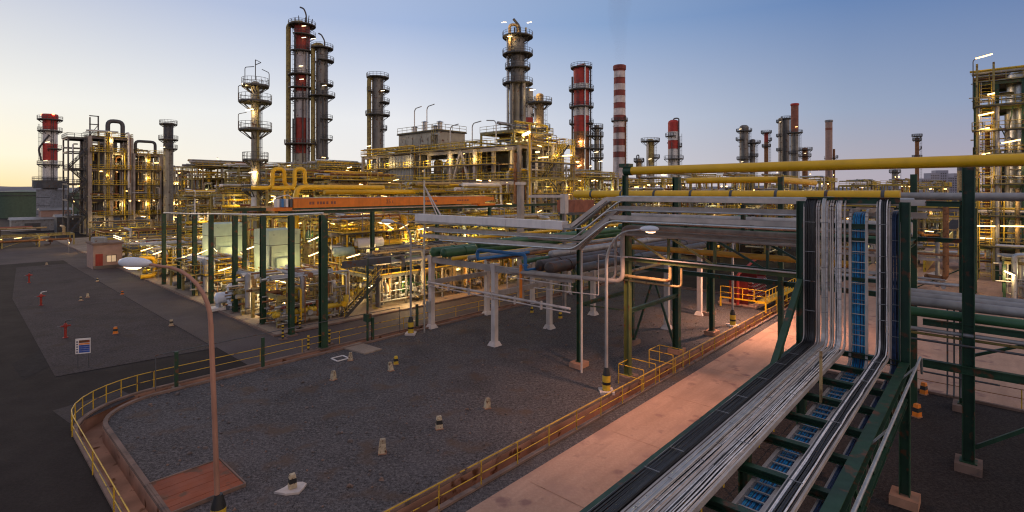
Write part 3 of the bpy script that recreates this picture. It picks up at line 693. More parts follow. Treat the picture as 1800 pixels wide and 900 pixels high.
# ---------------------------------------------------------------- concrete portals at the left part of the rack
def portal(u, vs, label, h=6.1, steel=()):
    t = thing('portal_frame', label, 'frame', (u, 0, 0), 'white concrete portal frames of the pipe rack')
    for v in vs:
        b = MB(); b.box(-.2, .2, v-.2, v+.2, .35, h-.35)
        b.hexa([(-.2, v-.2, h-.35), (.2, v-.2, h-.35), (.2, v+.2, h-.35), (-.2, v+.2, h-.35), (-.28, v-.28, h+.25), (.28, v-.28, h+.25), (.28, v+.28, h+.25), (-.28, v+.28, h+.25)]); b.build('column', 'whitecon', t)
        b = MB(); b.hexa([(-.42, v-.42, 0), (.42, v-.42, 0), (.42, v+.42, 0), (-.42, v+.42, 0), (-.26, v-.26, .345), (.26, v-.26, .345), (.26, v+.26, .345), (-.26, v+.26, .345)]); b.build('footing', 'whitecon', t)
    MB().box(-.17, .17, min(vs)+.29 if not steel else steel[0], max(vs)-.29, h-.35, h+.1).build('crossbeam', 'concrete', t)
    return t
portal(29.0, (28.4, 36.1), 'front white concrete portal with two columns on the gravel', steel=(20.9,))
portal(35.8, (28.4, 36.1), 'second white concrete portal frame behind the front one')
portal(42.6, (20.8, 28.4, 36.1), 'third white concrete portal frame, with three columns')
portal(49.5, (20.8, 28.4, 36.1), 'rearmost white concrete portal frame of the pipe rack')
for v, z, m, lb in ((36.1, 4.0, 'concrete', 'concrete tie beam between the left portal columns'), (28.4, 4.0, 'concrete', 'concrete tie beam between the middle portal columns')):
    b = MB()
    for a in (29, 35.8, 42.6): b.box(a+.21, a+6.58, v-.12, v+.12, z-.2, z+.2)
    solo(b, 'tie_beam', m, lb, 'beam')
b = MB(); b.tube((28.72, 21.0, 4.02), (28.72, 36.3, 4.02), .09, 8); b.tube((28.72, 21.0, 3.75), (28.72, 36.3, 3.75), .05, 8)
for v in (36.1, 28.4, 33.5, 31, 26, 23.5): b.box(28.6, 28.8, v-.04, v+.04, 3.6, 4.2)
solo(b, 'pipe_pair', 'whitecon', 'white pipe pair running along the front portal below its beam', 'pipe')
b = MB(); b.box(-.15, .15, -.15, .15, 1.5, 2.4); solo(b, 'junction_box', 'galv', 'grey junction box fixed low on the leftmost white column', 'box', (28.65, 36.1, 0))
# ---------------------------------------------------------------- pipes along u on the rack
def upipe(v, u0, u1, z, r, m, label, ends='dome', pts=None, n=14):
    t = thing('pipeline', label, 'pipe', (u0, v, z))
    b = MB()
    if pts: b.path([(a-u0, c-v, d-z) for a, c, d in pts], r, r*2.2, n)
    else: b.tube((0, 0, 0), (u1-u0, 0, 0), r, n)
    b.build('pipe', m, t)
    if ends == 'dome': MB().sweep([(-.28*r*2, 0, 0), (-.2*r*2, 0, 0), (-.08*r, 0, 0), (.002, 0, 0)], [r*.3, r*.7, r*.97, r*1.01], n).build('end_cap', m, t)
    if ends == 'flange' or ends == 'dome':
        b = MB(); k = 2.2
        while k < min(u1-u0, 60): b.sweep([(k, 0, 0), (k+.12, 0, 0)], r*1.12, n); k += 6.6
        b.build('bands', m, t)
    return t
upipe(35.2, 28.4, 110, 6.75, .40, 'pipegreen', 'leftmost thick green pipe with a domed end facing the camera')
upipe(34.0, 28.6, 110, 6.75, .40, 'pipegreen', 'second thick green pipe with a domed end beside the first')
upipe(32.4, 28.2, 110, 6.45, .16, 'yellow', 'thin yellow pipe lying between the thick green and blue ones')
upipe(31.5, 29.2, 100, 6.5, .20, 'pipegrey', 'grey pipe lying between the yellow and blue pipes on the rack')
upipe(24.4, 29.6, 110, 6.5, .42, 'pipebrown', 'dark brown thick pipe, left of the two open brown ones')
upipe(23.2, 29.2, 110, 6.5, .42, 'pipebrown', 'dark brown thick pipe, right of the two open brown ones')
upipe(21.9, 31.0, 110, 6.4, .32, 'darkgrey', 'dark grey pipe lying right of the brown pipes')
upipe(26.0, 33.0, 110, 6.9, .30, 'pipegrey', 'pale grey insulated pipe left of the dark brown pipes')
upipe(30.2, 30, 100, 6.42, .15, 'rustpipe', 'rust coloured thin pipe under the blue loop')
upipe(27.2, 31, 100, 6.42, .18, 'pipegreen', 'thin green pipe between the blue loop and the brown pipes')
upipe(33.2, 27.9, 100, 7.9, .14, 'yellow', 'slim yellow pipe raised above the thick green pipes')
upipe(30.0, 28.8, 90, 7.75, .30, 'pipegreen', 'green pipe raised behind the white covered tray')
t = thing('pipeline', 'bright blue pipe loop bending up and down over the rack', 'pipe', (28.6, 0, 0))
MB().path([(6.2, 29.9, 6.6), (0, 29.9, 6.6), (0, 29.9, 7.35), (0, 24.9, 7.35), (0, 24.9, 6.2), (7, 24.9, 6.2)], .13, .3, 12).build('pipe', 'bluepipe', t)
b = MB(); b.tube((0, 24.9, 6.55), (0, 24.9, 6.65), .22, 12); b.tube((0, 29.9, 7.0), (0, 29.9, 7.08), .2, 12); b.build('flange', 'bluepipe', t)
MB().tube((-.04, 25.3, 4.2), (-.04, 25.3, 6.6), .11, 8).build('drain', 'orange', t)
# ---------------------------------------------------------------- steel part of the rack (v 21 .. -14)
def steelcol(u, v, h, w, m, label, foot='footing', fh=.35):
    t = thing('rack_column', label, 'column', (u, v, 0), 'steel columns of the pipe rack')
    MB().hcol(0, 0, fh, h, w, .035).build('column', m, t); MB().box(-.55, .55, -.45, .45, 0, fh).build('footing', foot, t)
    MB().box(-w*.7, w*.7, -w*.7, w*.7, fh+.001, fh+.05).build('base_plate', m, t); return t
steelcol(29.4, 20.75, 9.6, .24, 'green', 'thin dark green rack column beside the middle street lamp')
steelcol(29.4, 17.0, 10.2, .36, 'olive', 'olive green rack column nearest the yellow guard rail', 'kerb')
steelcol(36.8, 17.2, 13.0, .46, 'green', 'thick dark green rack column in the middle, by the rail frames')
steelcol(36.6, 20.8, 10.2, .30, 'green', 'dark rack column standing behind the olive green one', 'kerb')
steelcol(50.0, 20.1, 9.0, .34, 'green', 'dark rack column far back, near the red manifold', 'kerb')
steelcol(43.4, 17.2, 9.5, .34, 'green', 'dark rack column behind the thick one, beside the road')
steelcol(29.9, .75, 13.0, .42, 'green', 'tall dark green column at the right carrying the yellow pipe', 'kerb')
steelcol(37.8, 1.15, 12.0, .36, 'green', 'dark green column at the right behind the tall yellow pipe one', 'kerb')
steelcol(29.9, -9.0, 13.0, .42, 'green', 'dark green column out at the right edge', 'kerb')
steelcol(37.8, -9.0, 12.0, .36, 'green', 'rear dark green column out at the right edge', 'kerb')
t = thing('rack_bracing', 'dark green cross bracing low between the rack columns', 'bracing', (0, 0, 0))
MB().beam((36.6, 20.6, .4), (36.7, 19.0, 5.4), .14).build('brace', 'green', t); MB().beam((36.8, 17.4, .6), (36.7, 19.0, 5.4), .14).build('brace', 'green', t)
MB().ibeam((29.5, 17.1, 4.3), (36.6, 17.1, 4.3), .2, .26).build('beam', 'green', t); MB().ibeam((29.5, 20.75, 4.2), (36.4, 20.75, 4.2), .2, .26).build('beam', 'green', t)
MB().beam((30, 20.6, 4.1), (36.4, 20.9, 2.6), .1).build('brace', 'green', t)
MB().ibeam((36.75, 17.5, 6.0), (36.75, 20.6, 6.0), .2, .26).build('beam', 'green', t)
MB().ibeam((36.75, 1.4, 6.0), (36.75, 16.9, 6.0), .22, .3).build('beam', 'green', t)
t = thing('rack_bracing', 'dark green beams and diagonal braces of the rack at the right', 'bracing', (0, 0, 0))
MB().ibeam((29.75, 2.3, 4.3), (29.75, -14, 4.3), .26, .34).build('beam', 'green', t); MB().ibeam((29.9, -14, 6.1), (29.9, 2.3, 6.1), .2, .26).build('beam', 'green', t)
MB().beam((29.95, .55, 1.0), (29.95, -5.2, 5.6), .15).build('brace', 'green', t); MB().beam((30.0, 6, 6.4), (30.05, -6.0, 1.3), .12).build('brace', 'green', t) if False else MB().beam((37.8, .9, 3.0), (37.8, -7, 6.8), .15).build('brace', 'green', t)
MB().ibeam((30.1, .9, 6.05), (37.6, 1.0, 6.05), .22, .28).build('beam', 'green', t); MB().ibeam((37.8, 4, 6.1), (37.8, -14, 6.1), .2, .26).build('beam', 'green', t)
# truss bridge between the olive column and the riser
t = thing('truss_walkway', 'open yellow green truss between the olive column and the cable riser', 'truss', (29.2, 0, 0))
MB().ibeam((0, 5.7, 9.35), (0, 17.2, 9.35), .2, .22).build('top_chord', 'concrete', t); MB().ibeam((0, 5.7, 7.7), (0, 17.2, 7.7), .24, .22).build('bottom_chord', 'olive', t)
MB().ibeam((1.2, 5.7, 7.7), (1.2, 17.2, 7.7), .2, .2).build('bottom_chord', 'green', t)
for k in range(5): MB().beam((0, 5.9+k*2.75, 7.8), (0, 5.9+k*2.75, 9.25), .13).build('vertical', 'green' if k < 2 else 'olive', t)
for k in range(4):
    a, c = 5.9+k*2.75, 5.9+(k+1)*2.75
    MB().beam((.02, a, 7.8), (.02, c, 9.25), .11).build('diagonal', 'green' if k < 2 else 'steelyellow', t)
b = MB(); b.tube((-.18, 5.7, 7.86), (-.18, 17.3, 7.86), .05, 6); b.build('conduit', 'whitecon', t)
b = MB(); b.tube((-.05, 5.7, 9.52), (-.05, 17.0, 9.52), .07, 8); b.build('conduit', 'pipegrey', t)
upipe(0, 0, 0, 0, .17, 'ochrebeam', 'long ochre pipe passing through the truss towards the riser', None, pts=[(30.4, 17.6, 8.35), (30.4, 5.2, 8.35)])
b = MB(); b.path([(29.1, 14.0, 7.45), (29.1, 14.0, 6.65), (29.1, 17.6, 6.65), (36, 17.9, 6.65)], .10, .25, 10); b.path([(29.3, 13.4, 7.45), (29.3, 13.4, 6.35), (29.3, 17.9, 6.35)], .07, .25, 8)
solo(b, 'pipe_loop', 'tan', 'tan ochre pipe bend hanging under the truss by the olive column', 'pipe')
for k, (v, r, lb) in enumerate(((16.9, .18, 'large grey pipe gooseneck bending down beside the olive column'), (17.55, .10, 'thinner grey pipe gooseneck beside the larger one'))):
    b = MB(); b.path([(28.6+k*.25, 6.2, 9.75-.5*k), (28.6+k*.25, v, 9.75-.5*k), (28.6+k*.25, v, 6.35), (28.6+k*.25, v+9.5, 6.0)], r*.8, .55, 10); solo(b, 'gooseneck_pipe', 'concrete', lb, 'pipe')
b = MB(); b.path([(28.5, 19.9, 0), (28.5, 19.9, 8.6), (28.5, 24.5, 8.6)], .07, .05, 6); b.path([(28.5, 16.5, 7.9), (28.5, 18.6, 7.9), (28.5, 18.6, 5.3), (28.5, 24, 5.1)], .035, .05, 6)
b.path([(28.5, 20.6, 5.6), (28.5, 26.6, 5.6), (28.5, 26.6, 4.7)], .04, .05, 6)
solo(b, 'conduit', 'whitecon', 'white conduit standing beside the thin dark rack column', 'pipe')
# pipes along v in the upper rack
def vpipe(u, v0, v1, z, r, m, label, pts=None, strap=None, n=16):
    t = thing('pipeline', label, 'pipe', (u, v0, z)); b = MB()
    if pts: b.path([(a-u, c-v0, d-z) for a, c, d in pts], r, r*2.4, n)
    else: b.tube((0, 0, 0), (0, v1-v0, 0), r, n)
    b.build('pipe', m, t)
    if strap:
        b = MB(); c = 1.5
        while c < abs(v1-v0)-.5: b.sweep([(0, math.copysign(c, v1-v0), 0), (0, math.copysign(c+.16, v1-v0), 0)], r*1.06, n); c += strap
        b.build('straps', 'darkgrey' if m == 'yellow' else m, t)
    return t
vpipe(30.3, 17.2, -18, 13.28, .265, 'yellow', 'long top yellow pipe crossing the right half of the sky line')
t = thing('pipe_support', 'dark green stub holding the left end of the long yellow pipe', 'support', (30.3, 17.4, 0))
MB().tube((0, .35, 13.28), (0, -.2, 13.28), .30, 14).build('end_valve', 'green', t); MB().hcol(0, .3, 9.5, 13.0, .3).build('post', 'green', t); MB().box(-.3, .3, -.1, .6, 13.5, 13.75).build('cap', 'green', t)
vpipe(36.9, 22, 6, 12.5, .22, 'yellow', 'second yellow pipe turning away under the long one', pts=[(36.9, 16.4, 12.72), (36.9, 10.2, 12.72), (46, 10.2, 12.6)])
vpipe(33.5, 24.0, 3.5, 11.72, .29, 'yellow', 'thick yellow pipe with dark straps above the grey trays', strap=2.6)
vpipe(34.3, 9.5, -2, 11.7, .2, 'pipegrey', 'pale pipe continuing behind the top of the cable riser')
vpipe(31.2, 17.8, 2.8, 10.15, .36, 'palepipe', 'thick grey insulated pipe under the cable trays', strap=3.1)
vpipe(30.4, 18.2, 2.8, 9.62, .19, 'pipegreen', 'dark green pipe below the thick grey insulated one')
vpipe(32.3, 18.0, 2.8, 10.75, .15, 'pipegrey', 'slim grey pipe above the thick insulated one')
for v in (16.9, 13.2, 9.5, 5.9):
    t = thing('tee_support', {16.9: 'dark steel T support at the left end of the thick grey pipe', 13.2: 'dark steel T support left in front of the thick grey pipe', 9.5: 'dark steel T support near the middle of the thick grey pipe', 5.9: 'dark steel T support next to the riser column'}[v], 'support', (29.45, v, 0), 'T supports in front of the grey pipe')
    MB().box(-.06, .06, -.08, .08, 9.45, 10.25).build('stem', 'green', t); MB().box(-.12, .12, -.5, .5, 10.25, 10.33).build('top_plate', 'green', t)
for v in (17.0, 10, 3.2):
    t = thing('rack_beam', {17.0: 'green crossbeam carrying upper pipes at the olive column', 10: 'green crossbeam carrying upper pipes mid span', 3.2: 'green crossbeam carrying upper pipes behind the riser'}[v], 'beam', (29.2, v, 0), 'crossbeams of the upper rack')
    MB().ibeam((.2, 0, 9.2), (7.4, 0, 9.2), .26, .3).build('beam', 'green', t); MB().ibeam((.2, 0, 11.3), (7.4, 0, 11.3), .22, .24).build('beam', 'green', t); MB().box(7.1, 7.4, -.15, .15, 9.35 if v > 11 else .0, 12.9).build('post', 'green', t); MB().box(.25, .45, -.1, .1, 9.35, 11.2).build('post', 'green', t)
t = thing('rack_beam', 'green girders along the rack below the long yellow pipe', 'beam', (29.35, 0, 0))
MB().ibeam((0, 1.0, 11.42), (0, 16.8, 11.42), .2, .24).build('beam', 'green', t); MB().ibeam((7.5, 1.0, 11.6), (7.5, 20.8, 11.6), .2, .24).build('beam', 'green', t); MB().ibeam((7.5, 1.0, 9.3), (7.5, 20.8, 9.3), .2, .24).build('beam', 'green', t)
# right lower pipes
for u, z, r, m, lb in ((33.6, 6.75, .26, 'pipegrey', 'rearmost grey pipe of the low right rack'), (32.6, 6.72, .26, 'pipegrey', 'second grey pipe of the low right rack'), (31.6, 6.70, .22, 'pipegrey', 'front grey pipe of the low right rack'), (30.3, 6.45, .21, 'pipegreen', 'dark green pipe in front of the low right grey pipes'), (29.9, 5.75, .09, 'pipegrey', 'thin grey pipe under the dark green one at right'), (30.2, 5.5, .06, 'steelyellow', 'thin ochre pipe under the low right rack'), (29.6, 5.35, .05, 'darkgrey', 'thinnest dark pipe under the low right rack')):
    vpipe(u, 3.9, -17, z, r, m, lb)
t = thing('drop_pipes', 'cluster of thin dark vertical pipes behind the right green column', 'pipes', (37.2, 1.6, 0))
for k in range(4): MB().path([(0, .2-k*.28, 6.3), (0, .2-k*.28, 1.2+.1*k), (-.3, .2-k*.28, .9)], .045, .15, 6).build('pipe', 'darkgrey', t)
for z in (1.9, 2.3): MB().tube((-.1, 1.3, z), (-.1, -1.9, z), .05, 6).build('header', 'darkgrey', t)
# red manifold with yellow cage and skid beside the road
u, v = 57, 18.6
t = thing('pump_manifold', 'red painted manifold of stacked cylinders under the pipe bridge', 'manifold', (u, v, 0))
MB().box(-1.4, 6, -1.1, 2.8, 0, .3).build('plinth', 'pinkroad', t)
cyl = None
for i in range(5):
    for k in range(9):
        if cyl is None:
            b = MB(); b.sweep([(0, -.5, 0), (0, -.45, 0), (0, 1.6, 0), (0, 1.8, 0)], [.10, .17, .17, .06], 10); cyl = b.build('cylinder', 'cylred', t, (-.8, 0, .9)); MB().sweep([(0, -.62, 0), (0, -.5, 0)], .06, 8).build('cap', 'galv', cyl)
        else:
            c = copy_tree(cyl, t); c.location = (-.8+k*.52+(i % 2)*.2, 0, .9+i*.4)
for k in (-1.2, 1.5, 4.4): MB().box(k, k+.12, -.2, 1.7, .3, 3.2).build('stand', 'cylred', t)
MB().path([(-1.8, .6, .3), (-1.8, .6, 3.4), (4.5, .6, 4.6)], .14, .4, 10).build('header', 'red', t)
t = thing('safety_cage', 'yellow railing cage with kick plates around the red manifold', 'railing', (u, v, 0))
b = MB(); b.rail([(-2.2, 2.2), (-2.2, -2.2), (8.5, -2.2)], .9, .085, 1.2, 1.1, mids=(.5,)); b.build('railing', 'yellow', t)
for x, y in ((-2.2, 2.2), (-2.2, -2.2), (1.3, -2.2), (4.9, -2.2), (8.5, -2.2)): MB().box(x-.07, x+.07, y-.07, y+.07, 0, .95).build('leg', 'yellow', t)
b = MB(); b.box(-2.2, 8.5, -2.25, -1.2, .8, .9); b.build('deck', 'railyellow', t)
light(t, (0, -3.2, 5.0), 15, (1, .5, .26), .3)
# ---------------------------------------------------------------- columns and stacks (world aligned; local x = right in the view, y = away)
def arc(r, a0, a1, n): return [(r*math.cos(R(a0+(a1-a0)*k/n)), r*math.sin(R(a0+(a1-a0)*k/n))) for k in range(n+1)]
def tower(name, cat, label, px, depth, wpx, ytop, bands, plats=(), pipes=(), ladder=True, lamps=(), taper=1., base=None, railm='darkgrey', platm='grating', head='dome', lr=.085, lm='tubewhite', cowl=None, light_e=0, z0=0.):
    X, Y, _ = PW(px, 335, depth); s = 921/depth; r = wpx/2/s; zt = zp(ytop, depth)
    t = thing(name, label, cat, (X, Y, z0), world=True)
    b = MB(); mats = []; zs = [z0]; prof = []
    for y, m in reversed(bands):                              # bands: (bottom y, material) from the top down
        mats.append(m)
    ys = [zp(y, depth) for y, m in bands]
    lev = [zt]+ys
    lev[-1] = 0
    rad = lambda z: r*(taper+(1-taper)*max(0, min(1, z/zt)))
    for i, (y, m) in enumerate(bands):
        b.mi = i; za, zb = lev[i+1], lev[i]
        b.lathe([(rad(za), za), (rad(zb), zb)], 20)
        b.lathe([(rad(zb)*1.03, zb-.18), (rad(zb)*1.03, zb-.02)], 20)
    b.mi = 0
    if head == 'dome': b.lathe([(r, zt), (r*.9, zt+r*.3), (r*.55, zt+r*.52), (0, zt+r*.6)], 20)
    else: b.lathe([(r, zt), (r*.8, zt), (r*.8, zt-2)], 20)
    b.build('shell', [m for y, m in bands], t)
    if cowl: MB().lathe([(r*1.02, zp(cowl[1], depth)), (r*1.16, zp(cowl[1], depth)+.3), (r*1.16, zp(cowl[0], depth)-.2), (r*1.02, zp(cowl[0], depth))], 20).build('cowl', cowl[2], t)
    for p in plats:                                           # (y, extra, a0, a1)
        y, ex, a0, a1 = p; z = zp(y, depth); ri = rad(z); n = max(6, int(abs(a1-a0)/20)); full = abs(a1-a0) >= 359
        A, O = arc(ri*.98, a0, a1, n), arc(ri+ex, a0, a1, n); b = MB()
        for k in range(n):
            b.hexa([(*A[k], z-.12), (*O[k], z-.12), (*O[k+1], z-.12), (*A[k+1], z-.12), (*A[k], z+.06), (*O[k], z+.06), (*O[k+1], z+.06), (*A[k+1], z+.06)])
        for k in range(0, n+(0 if full else 1), 2): b.beam((*A[k], z-ex*.8), (O[k][0]*.97, O[k][1]*.97, z-.12), .12, .12)
        pl = b.build('platform', platm, t)
        b = MB(); O2 = [(x*.99, yy*.99) for x, yy in O]
        b.rail(O2 if not full else O2[:-1], z+.06, lr, 1.15, 1.0, closed=full); b.build('railing', railm, pl)
    for q in pipes:                                           # (px, ytop, ybot, rpx, mat, mode)
        qx, yt, yb, rp, m, mode = q; dx = (qx-px)/s; rr = rp/s; dy = -math.sqrt(max(0, (r+rr+.25)**2-dx*dx)) if abs(dx) < r+rr else 0
        za, zb = zp(yt, depth), (0 if yb is None else zp(yb, depth)); b = MB()
        if mode == 'loop': pts = [(dx, dy, zb), (dx, dy, za), (dx*.6, dy*.6, za+rr*1.2), (0, 0, za+rr*1.2), (0, 0, zt)]
        elif mode == 'in': pts = [(dx, dy, zb), (dx, dy, za), (0, 0, za)]
        else: pts = [(dx, dy, zb), (dx, dy, za)]
        b.path(pts, rr, rr*2.5, 10); b.build('riser_pipe', m, t)
        b = MB(); z = max(zb, 14)+2
        while z < za-2: b.beam((dx, dy, z), (0, 0, z), .14); z += 7
        if b.v: b.build('pipe_clamps', 'darkgrey', t)
    if ladder and plats:
        a = R(-35 if ladder is True else ladder); z1 = zp(min(p[0] for p in plats), depth)
        x, y = math.cos(a), math.sin(a); rr = r+.35
        MB().ladder(x*rr, y*rr, 2, z1, x, y, .55, .07, True, .8).build('ladder', railm, t)
        if r > 1.4:
            x, y = math.cos(R(-118)), math.sin(R(-118)); MB().ladder(x*rr, y*rr, z1*.35, z1*.93, x, y, .55, .07, True, .8).build('ladder', railm, t)
            zz = z1*.4
            while zz < z1*.95:
                for aa in (-60, -95, -150): MB().lathe([(0, 0), (.16, 0), (.16, .5), (0, .5)], 6, math.cos(R(aa+zz*7))*(r+.25), math.sin(R(aa+zz*7))*(r+.25), zz).build('nozzle', 'pipegrey', t)
                zz += 5.5
    for (lx, ly) in lamps:
        p = Vector(((lx-px)/s, -r-.7, zp(ly, depth))); tubelamp(t, p, .2, 1.1, m=lm, tilt=.15, r=.09, e=light_e, col=(1, .7, .32))
    return t, r, zt, s
F = 360
# left edge stack with its filter base
t, r, zt, s = tower('chimney_stack', 'chimney', 'red and white banded chimney at the far left, on a grey square base', 88, 165, 20.5, 201, [(228, 'paintred'), (253, 'paintwhite'), (282, 'paintred'), (312, 'paintwhite'), (400, 'grey')],
    [(211, 1.3, 0, F), (231, 1.2, 0, F), (262, 1.0, -60, 60), (290, 1.3, 0, F)], lamps=[(92, 283), (96, 251)], head='open')
MB().lathe([(r, zp(318, 165)), (r*2.3, zp(318, 165)), (r*2.3, zp(331, 165)), (r, zp(331, 165))], 16).build('collar', 'darkgrey', t)
b = MB()
b.rail(arc(r*2.3, 0, 342, 18), zp(318, 165), .1, 1.2, 1.4, closed=True); b.build('railing', 'darkgrey', t)
b = MB(); b.box(-1.5, 2.9, -3.2, 3.2, 0, zp(333, 165)); b.build('filter_house', 'grey', t)
for k in range(4): MB().box(-1.5, 2.9, -3.28, -3.205, 2+k*2.6, 2.2+k*2.6).build('rib', 'darkgrey', t)
MB().lathe([(r*1.03, zp(211, 165)-.3), (r*1.12, zp(211, 165)+.2), (r*1.12, zp(203, 165)), (r*1.03, zp(201, 165))], 18).build('top_band', 'paintred', t)
for k in (-1, 1): MB().lathe([(.0, 0), (.3, 0), (.3, .5), (0, .5)], 8, k*r, -.9, zp(203, 165)).build('beacon', 'beacon', t)
MB().path([(-r*.7, -r*.9, zp(283, 165)), (-r*1.1, -r, zp(262, 165)), (r*.8, -r*1.05, zp(238, 165))], .25, 1, 6).build('hose', 'darkgrey', t)
tower('chimney_stack', 'chimney', 'short dark grey chimney behind the left frame tower', 296, 152, 15, 216, [(262, 'darkgrey'), (300, 'shelltan')], [(219, 1.0, 0, F), (246, 1.2, 0, F), (262, 1, -90, 90)], lamps=[(294, 260)], head='open')
# slender column in the near middle
t, r, zt, s = tower('distillation_column', 'column', 'slender pale column with dark round platforms standing behind the green posts', 449, 80, 14, 147, [(300, 'shelltan'), (365, 'paintwhite'), (480, 'paintwhite')],
    [(152, 1.3, 0, F), (180, 1.7, 0, F), (229, 1.7, 0, F), (282, 1.2, 0, F), (334, 1.3, 0, F)], [(458, 150, None, 2.5, 'steelyellow', 'in')], lamps=[(446, 195), (440, 150), (452, 303)], lr=.06, light_e=90)
MB().lathe([(r*1.5, 0), (r*1.5, zp(372, 80)), (r, zp(360, 80))], 18).build('skirt', 'paintwhite', t)
b = MB(); zt2 = zp(152, 80)
b.path([(0, 0, zt2+1), (0, 0, zp(105, 80))], .07, .1, 6); b.path([(-1.6, 0, zt2), (-1.6, 0, zp(118, 80)), (-.2, 0, zp(117, 80))], .06, .3, 5); b.path([(2.1, 0, zt2), (2.1, 0, zp(128, 80)), (1.0, 0, zp(122, 80))], .06, .3, 5)
b.beam((0, 0, zp(105, 80)), (.85, 0, zp(110, 80)), .09); b.beam((.85, 0, zp(110, 80)), (0, 0, zp(114, 80)), .09)
b.build('davit', 'darkgrey', t)
for yy in (180, 229):
    MB().path([(-2.3, -.6, zp(yy, 80)), (-2.3, -.6, zp(yy-28, 80)), (-.9, -.9, zp(yy-30, 80))], .055, .3, 5).build('lamp_hoop', 'darkgrey', t)
# tall twin columns
t, r, zt, s = tower('distillation_column', 'column', 'tallest red and white banded column of the left twin pair', 531, 150, 26, 47, [(92, 'darkred'), (132, 'greywhite'), (162, 'darkred'), (208, 'greywhite'), (270, 'darkred'), (340, 'shelltan')],
    [(46, 1.6, 0, F), (64, 1.6, -110, 50), (92, 1.3, -140, 40), (133, 1.7, -170, 10), (156, 1.6, -150, 20), (175, 1.2, -180, 0), (254, 2.6, 0, F)],
    [(507, 45, None, 4.2, 'steelyellow', 'loop'), (544, 95, None, 1.8, 'galv', ''), (520, 210, None, 1.4, 'darkgrey', ''), (524, 60, 250, 1.1, 'darkgrey', ''), (538, 150, None, 1.2, 'pipebrown', '')], lamps=[(541, 51), (541, 71), (537, 143), (536, 120)], lr=.1)
b = MB()
for k in range(7): b.beam((-2.6+k*.85, 0, zt+.4), (-3+k*1.0, 0, zt+2.2+(k % 3)*.5), .16)
b.path([(1.2, 0, zt), (1.2, 0, zt+3.5), (.5, 0, zt+5.2), (-.6, 0, zt+5.6)], .22, .8, 6); b.build('davit', 'darkgrey', t)
t, r, zt, s = tower('distillation_column', 'column', 'dark grey column just right of the tallest red and white one', 566, 150, 19.5, 88, [(150, 'shell'), (200, 'shell'), (330, 'shell')],
    [(86, 1.5, 0, F), (108, 1.7, -90, 60), (150, 1.5, -80, 60), (170, 2.0, 0, F), (210, 1.3, -80, 40), (246, 1.3, -80, 40)],
    [(553, 84, None, 3.8, 'steelyellow', 'loop'), (572, 160, None, 1.4, 'darkgrey', '')], lamps=[(556, 72), (575, 153)], lr=.1)
MB().path([(.8, 0, zt), (.8, 0, zt+2.6), (-.2, 0, zt+4.4), (-1, 0, zt+4.8)], .2, .8, 6).build('davit', 'darkgrey', t)
tower('distillation_column', 'column', 'stout grey column with a yellow riser pipe, left of the deck building', 664, 150, 20, 138, [(205, 'shell'), (340, 'shell')],
    [(137, 1.5, 0, F), (160, 1.7, -60, 60), (162, 1.4, 120, 240), (181, 1.7, -60, 60), (203, 1.8, 0, F), (228, 1, -50, 40)], [(651, 141, None, 3.8, 'steelyellow', 'loop')], lamps=[(652, 258), (676, 162)], lr=.1)
# column on the mid structure
t, r, zt, s = tower('distillation_column', 'column', 'dark column with many round platforms rising behind the deck building', 910, 122, 25, 68, [(150, 'shell'), (250, 'shell'), (330, 'grey')],
    [(66, 1.9, 0, F), (97, 1.9, 0, F), (121, 1.3, 0, F), (148, 1.9, 0, F)], [(893, 62, None, 2.6, 'galv', ''), (900, 150, None, 3.5, 'shell', ''), (920, 145, None, 4, 'shell', ''), (896, 48, 100, 2.6, 'tan', 'loop')], lamps=[(896, 69), (886, 45), (930, 45)], lr=.08, light_e=120)
b = MB()
for k in range(4): b.beam((-2+k*1.3, 0, zt+.8), (-2+k*1.3, 0, zt+2.2+.4*(k % 2)), .4)
b.path([(.5, 0, zt+.5), (.5, 0, zt+2.8), (-1, 0, zt+4.6)], .3, .8, 6); b.build('top_piping', 'darkgrey', t)
tower('distillation_column', 'column', 'short ochre column with one round platform, right of the dark one', 949, 118, 13, 168, [(240, 'tan'), (330, 'shelltan')], [(182, 1.9, 0, F), (228, 1.5, 0, F)], [(940, 170, None, 1.6, 'galv', '')], lamps=[(935, 160), (938, 218)], lr=.08, lm='tube', light_e=260)
tower('chimney_stack', 'chimney', 'partly hidden red and white stack between the dark and the ochre columns', 930, 135, 14, 156, [(182, 'shelltan'), (207, 'paintwhite'), (235, 'paintred'), (330, 'paintwhite')], [(182, 1.5, 0, F), (202, .8, -60, 60)], head='open')
# red-white column with external pipes
tower('distillation_column', 'column', 'wide red and white banded column with outside ladders and pipes', 1022, 150, 28, 122, [(148, 'paintred'), (160, 'paintwhite'), (186, 'paintred'), (204, 'paintwhite'), (232, 'paintred'), (300, 'rustpipe'), (340, 'rustpipe')],
    [(120, .8, 0, F), (159, 1.3, 0, F), (189, 1.2, 0, F), (218, 1.2, -60, 200), (240, 1.2, -70, 70), (262, 1.2, -170, 20)], [(1006, 135, None, 1.6, 'darkgrey', ''), (1026, 116, None, 1.5, 'galv', 'loop'), (1037, 122, None, 1.2, 'darkgrey', '')], lamps=[(1013, 285), (1018, 250)], lr=.1, lm='tube', light_e=300)
tower('distillation_column', 'column', 'thin ochre column right beside the wide red and white one', 1049, 150, 9, 222, [(300, 'shelltan'), (330, 'tan')], [(226, 1.1, 0, F), (240, 1.2, 0, F), (262, 1.2, 0, F), (278, 1.2, 0, F)], [(1056, 232, None, 1.5, 'steelyellow', '')], lamps=[(1047, 268), (1054, 284)], lr=.1)
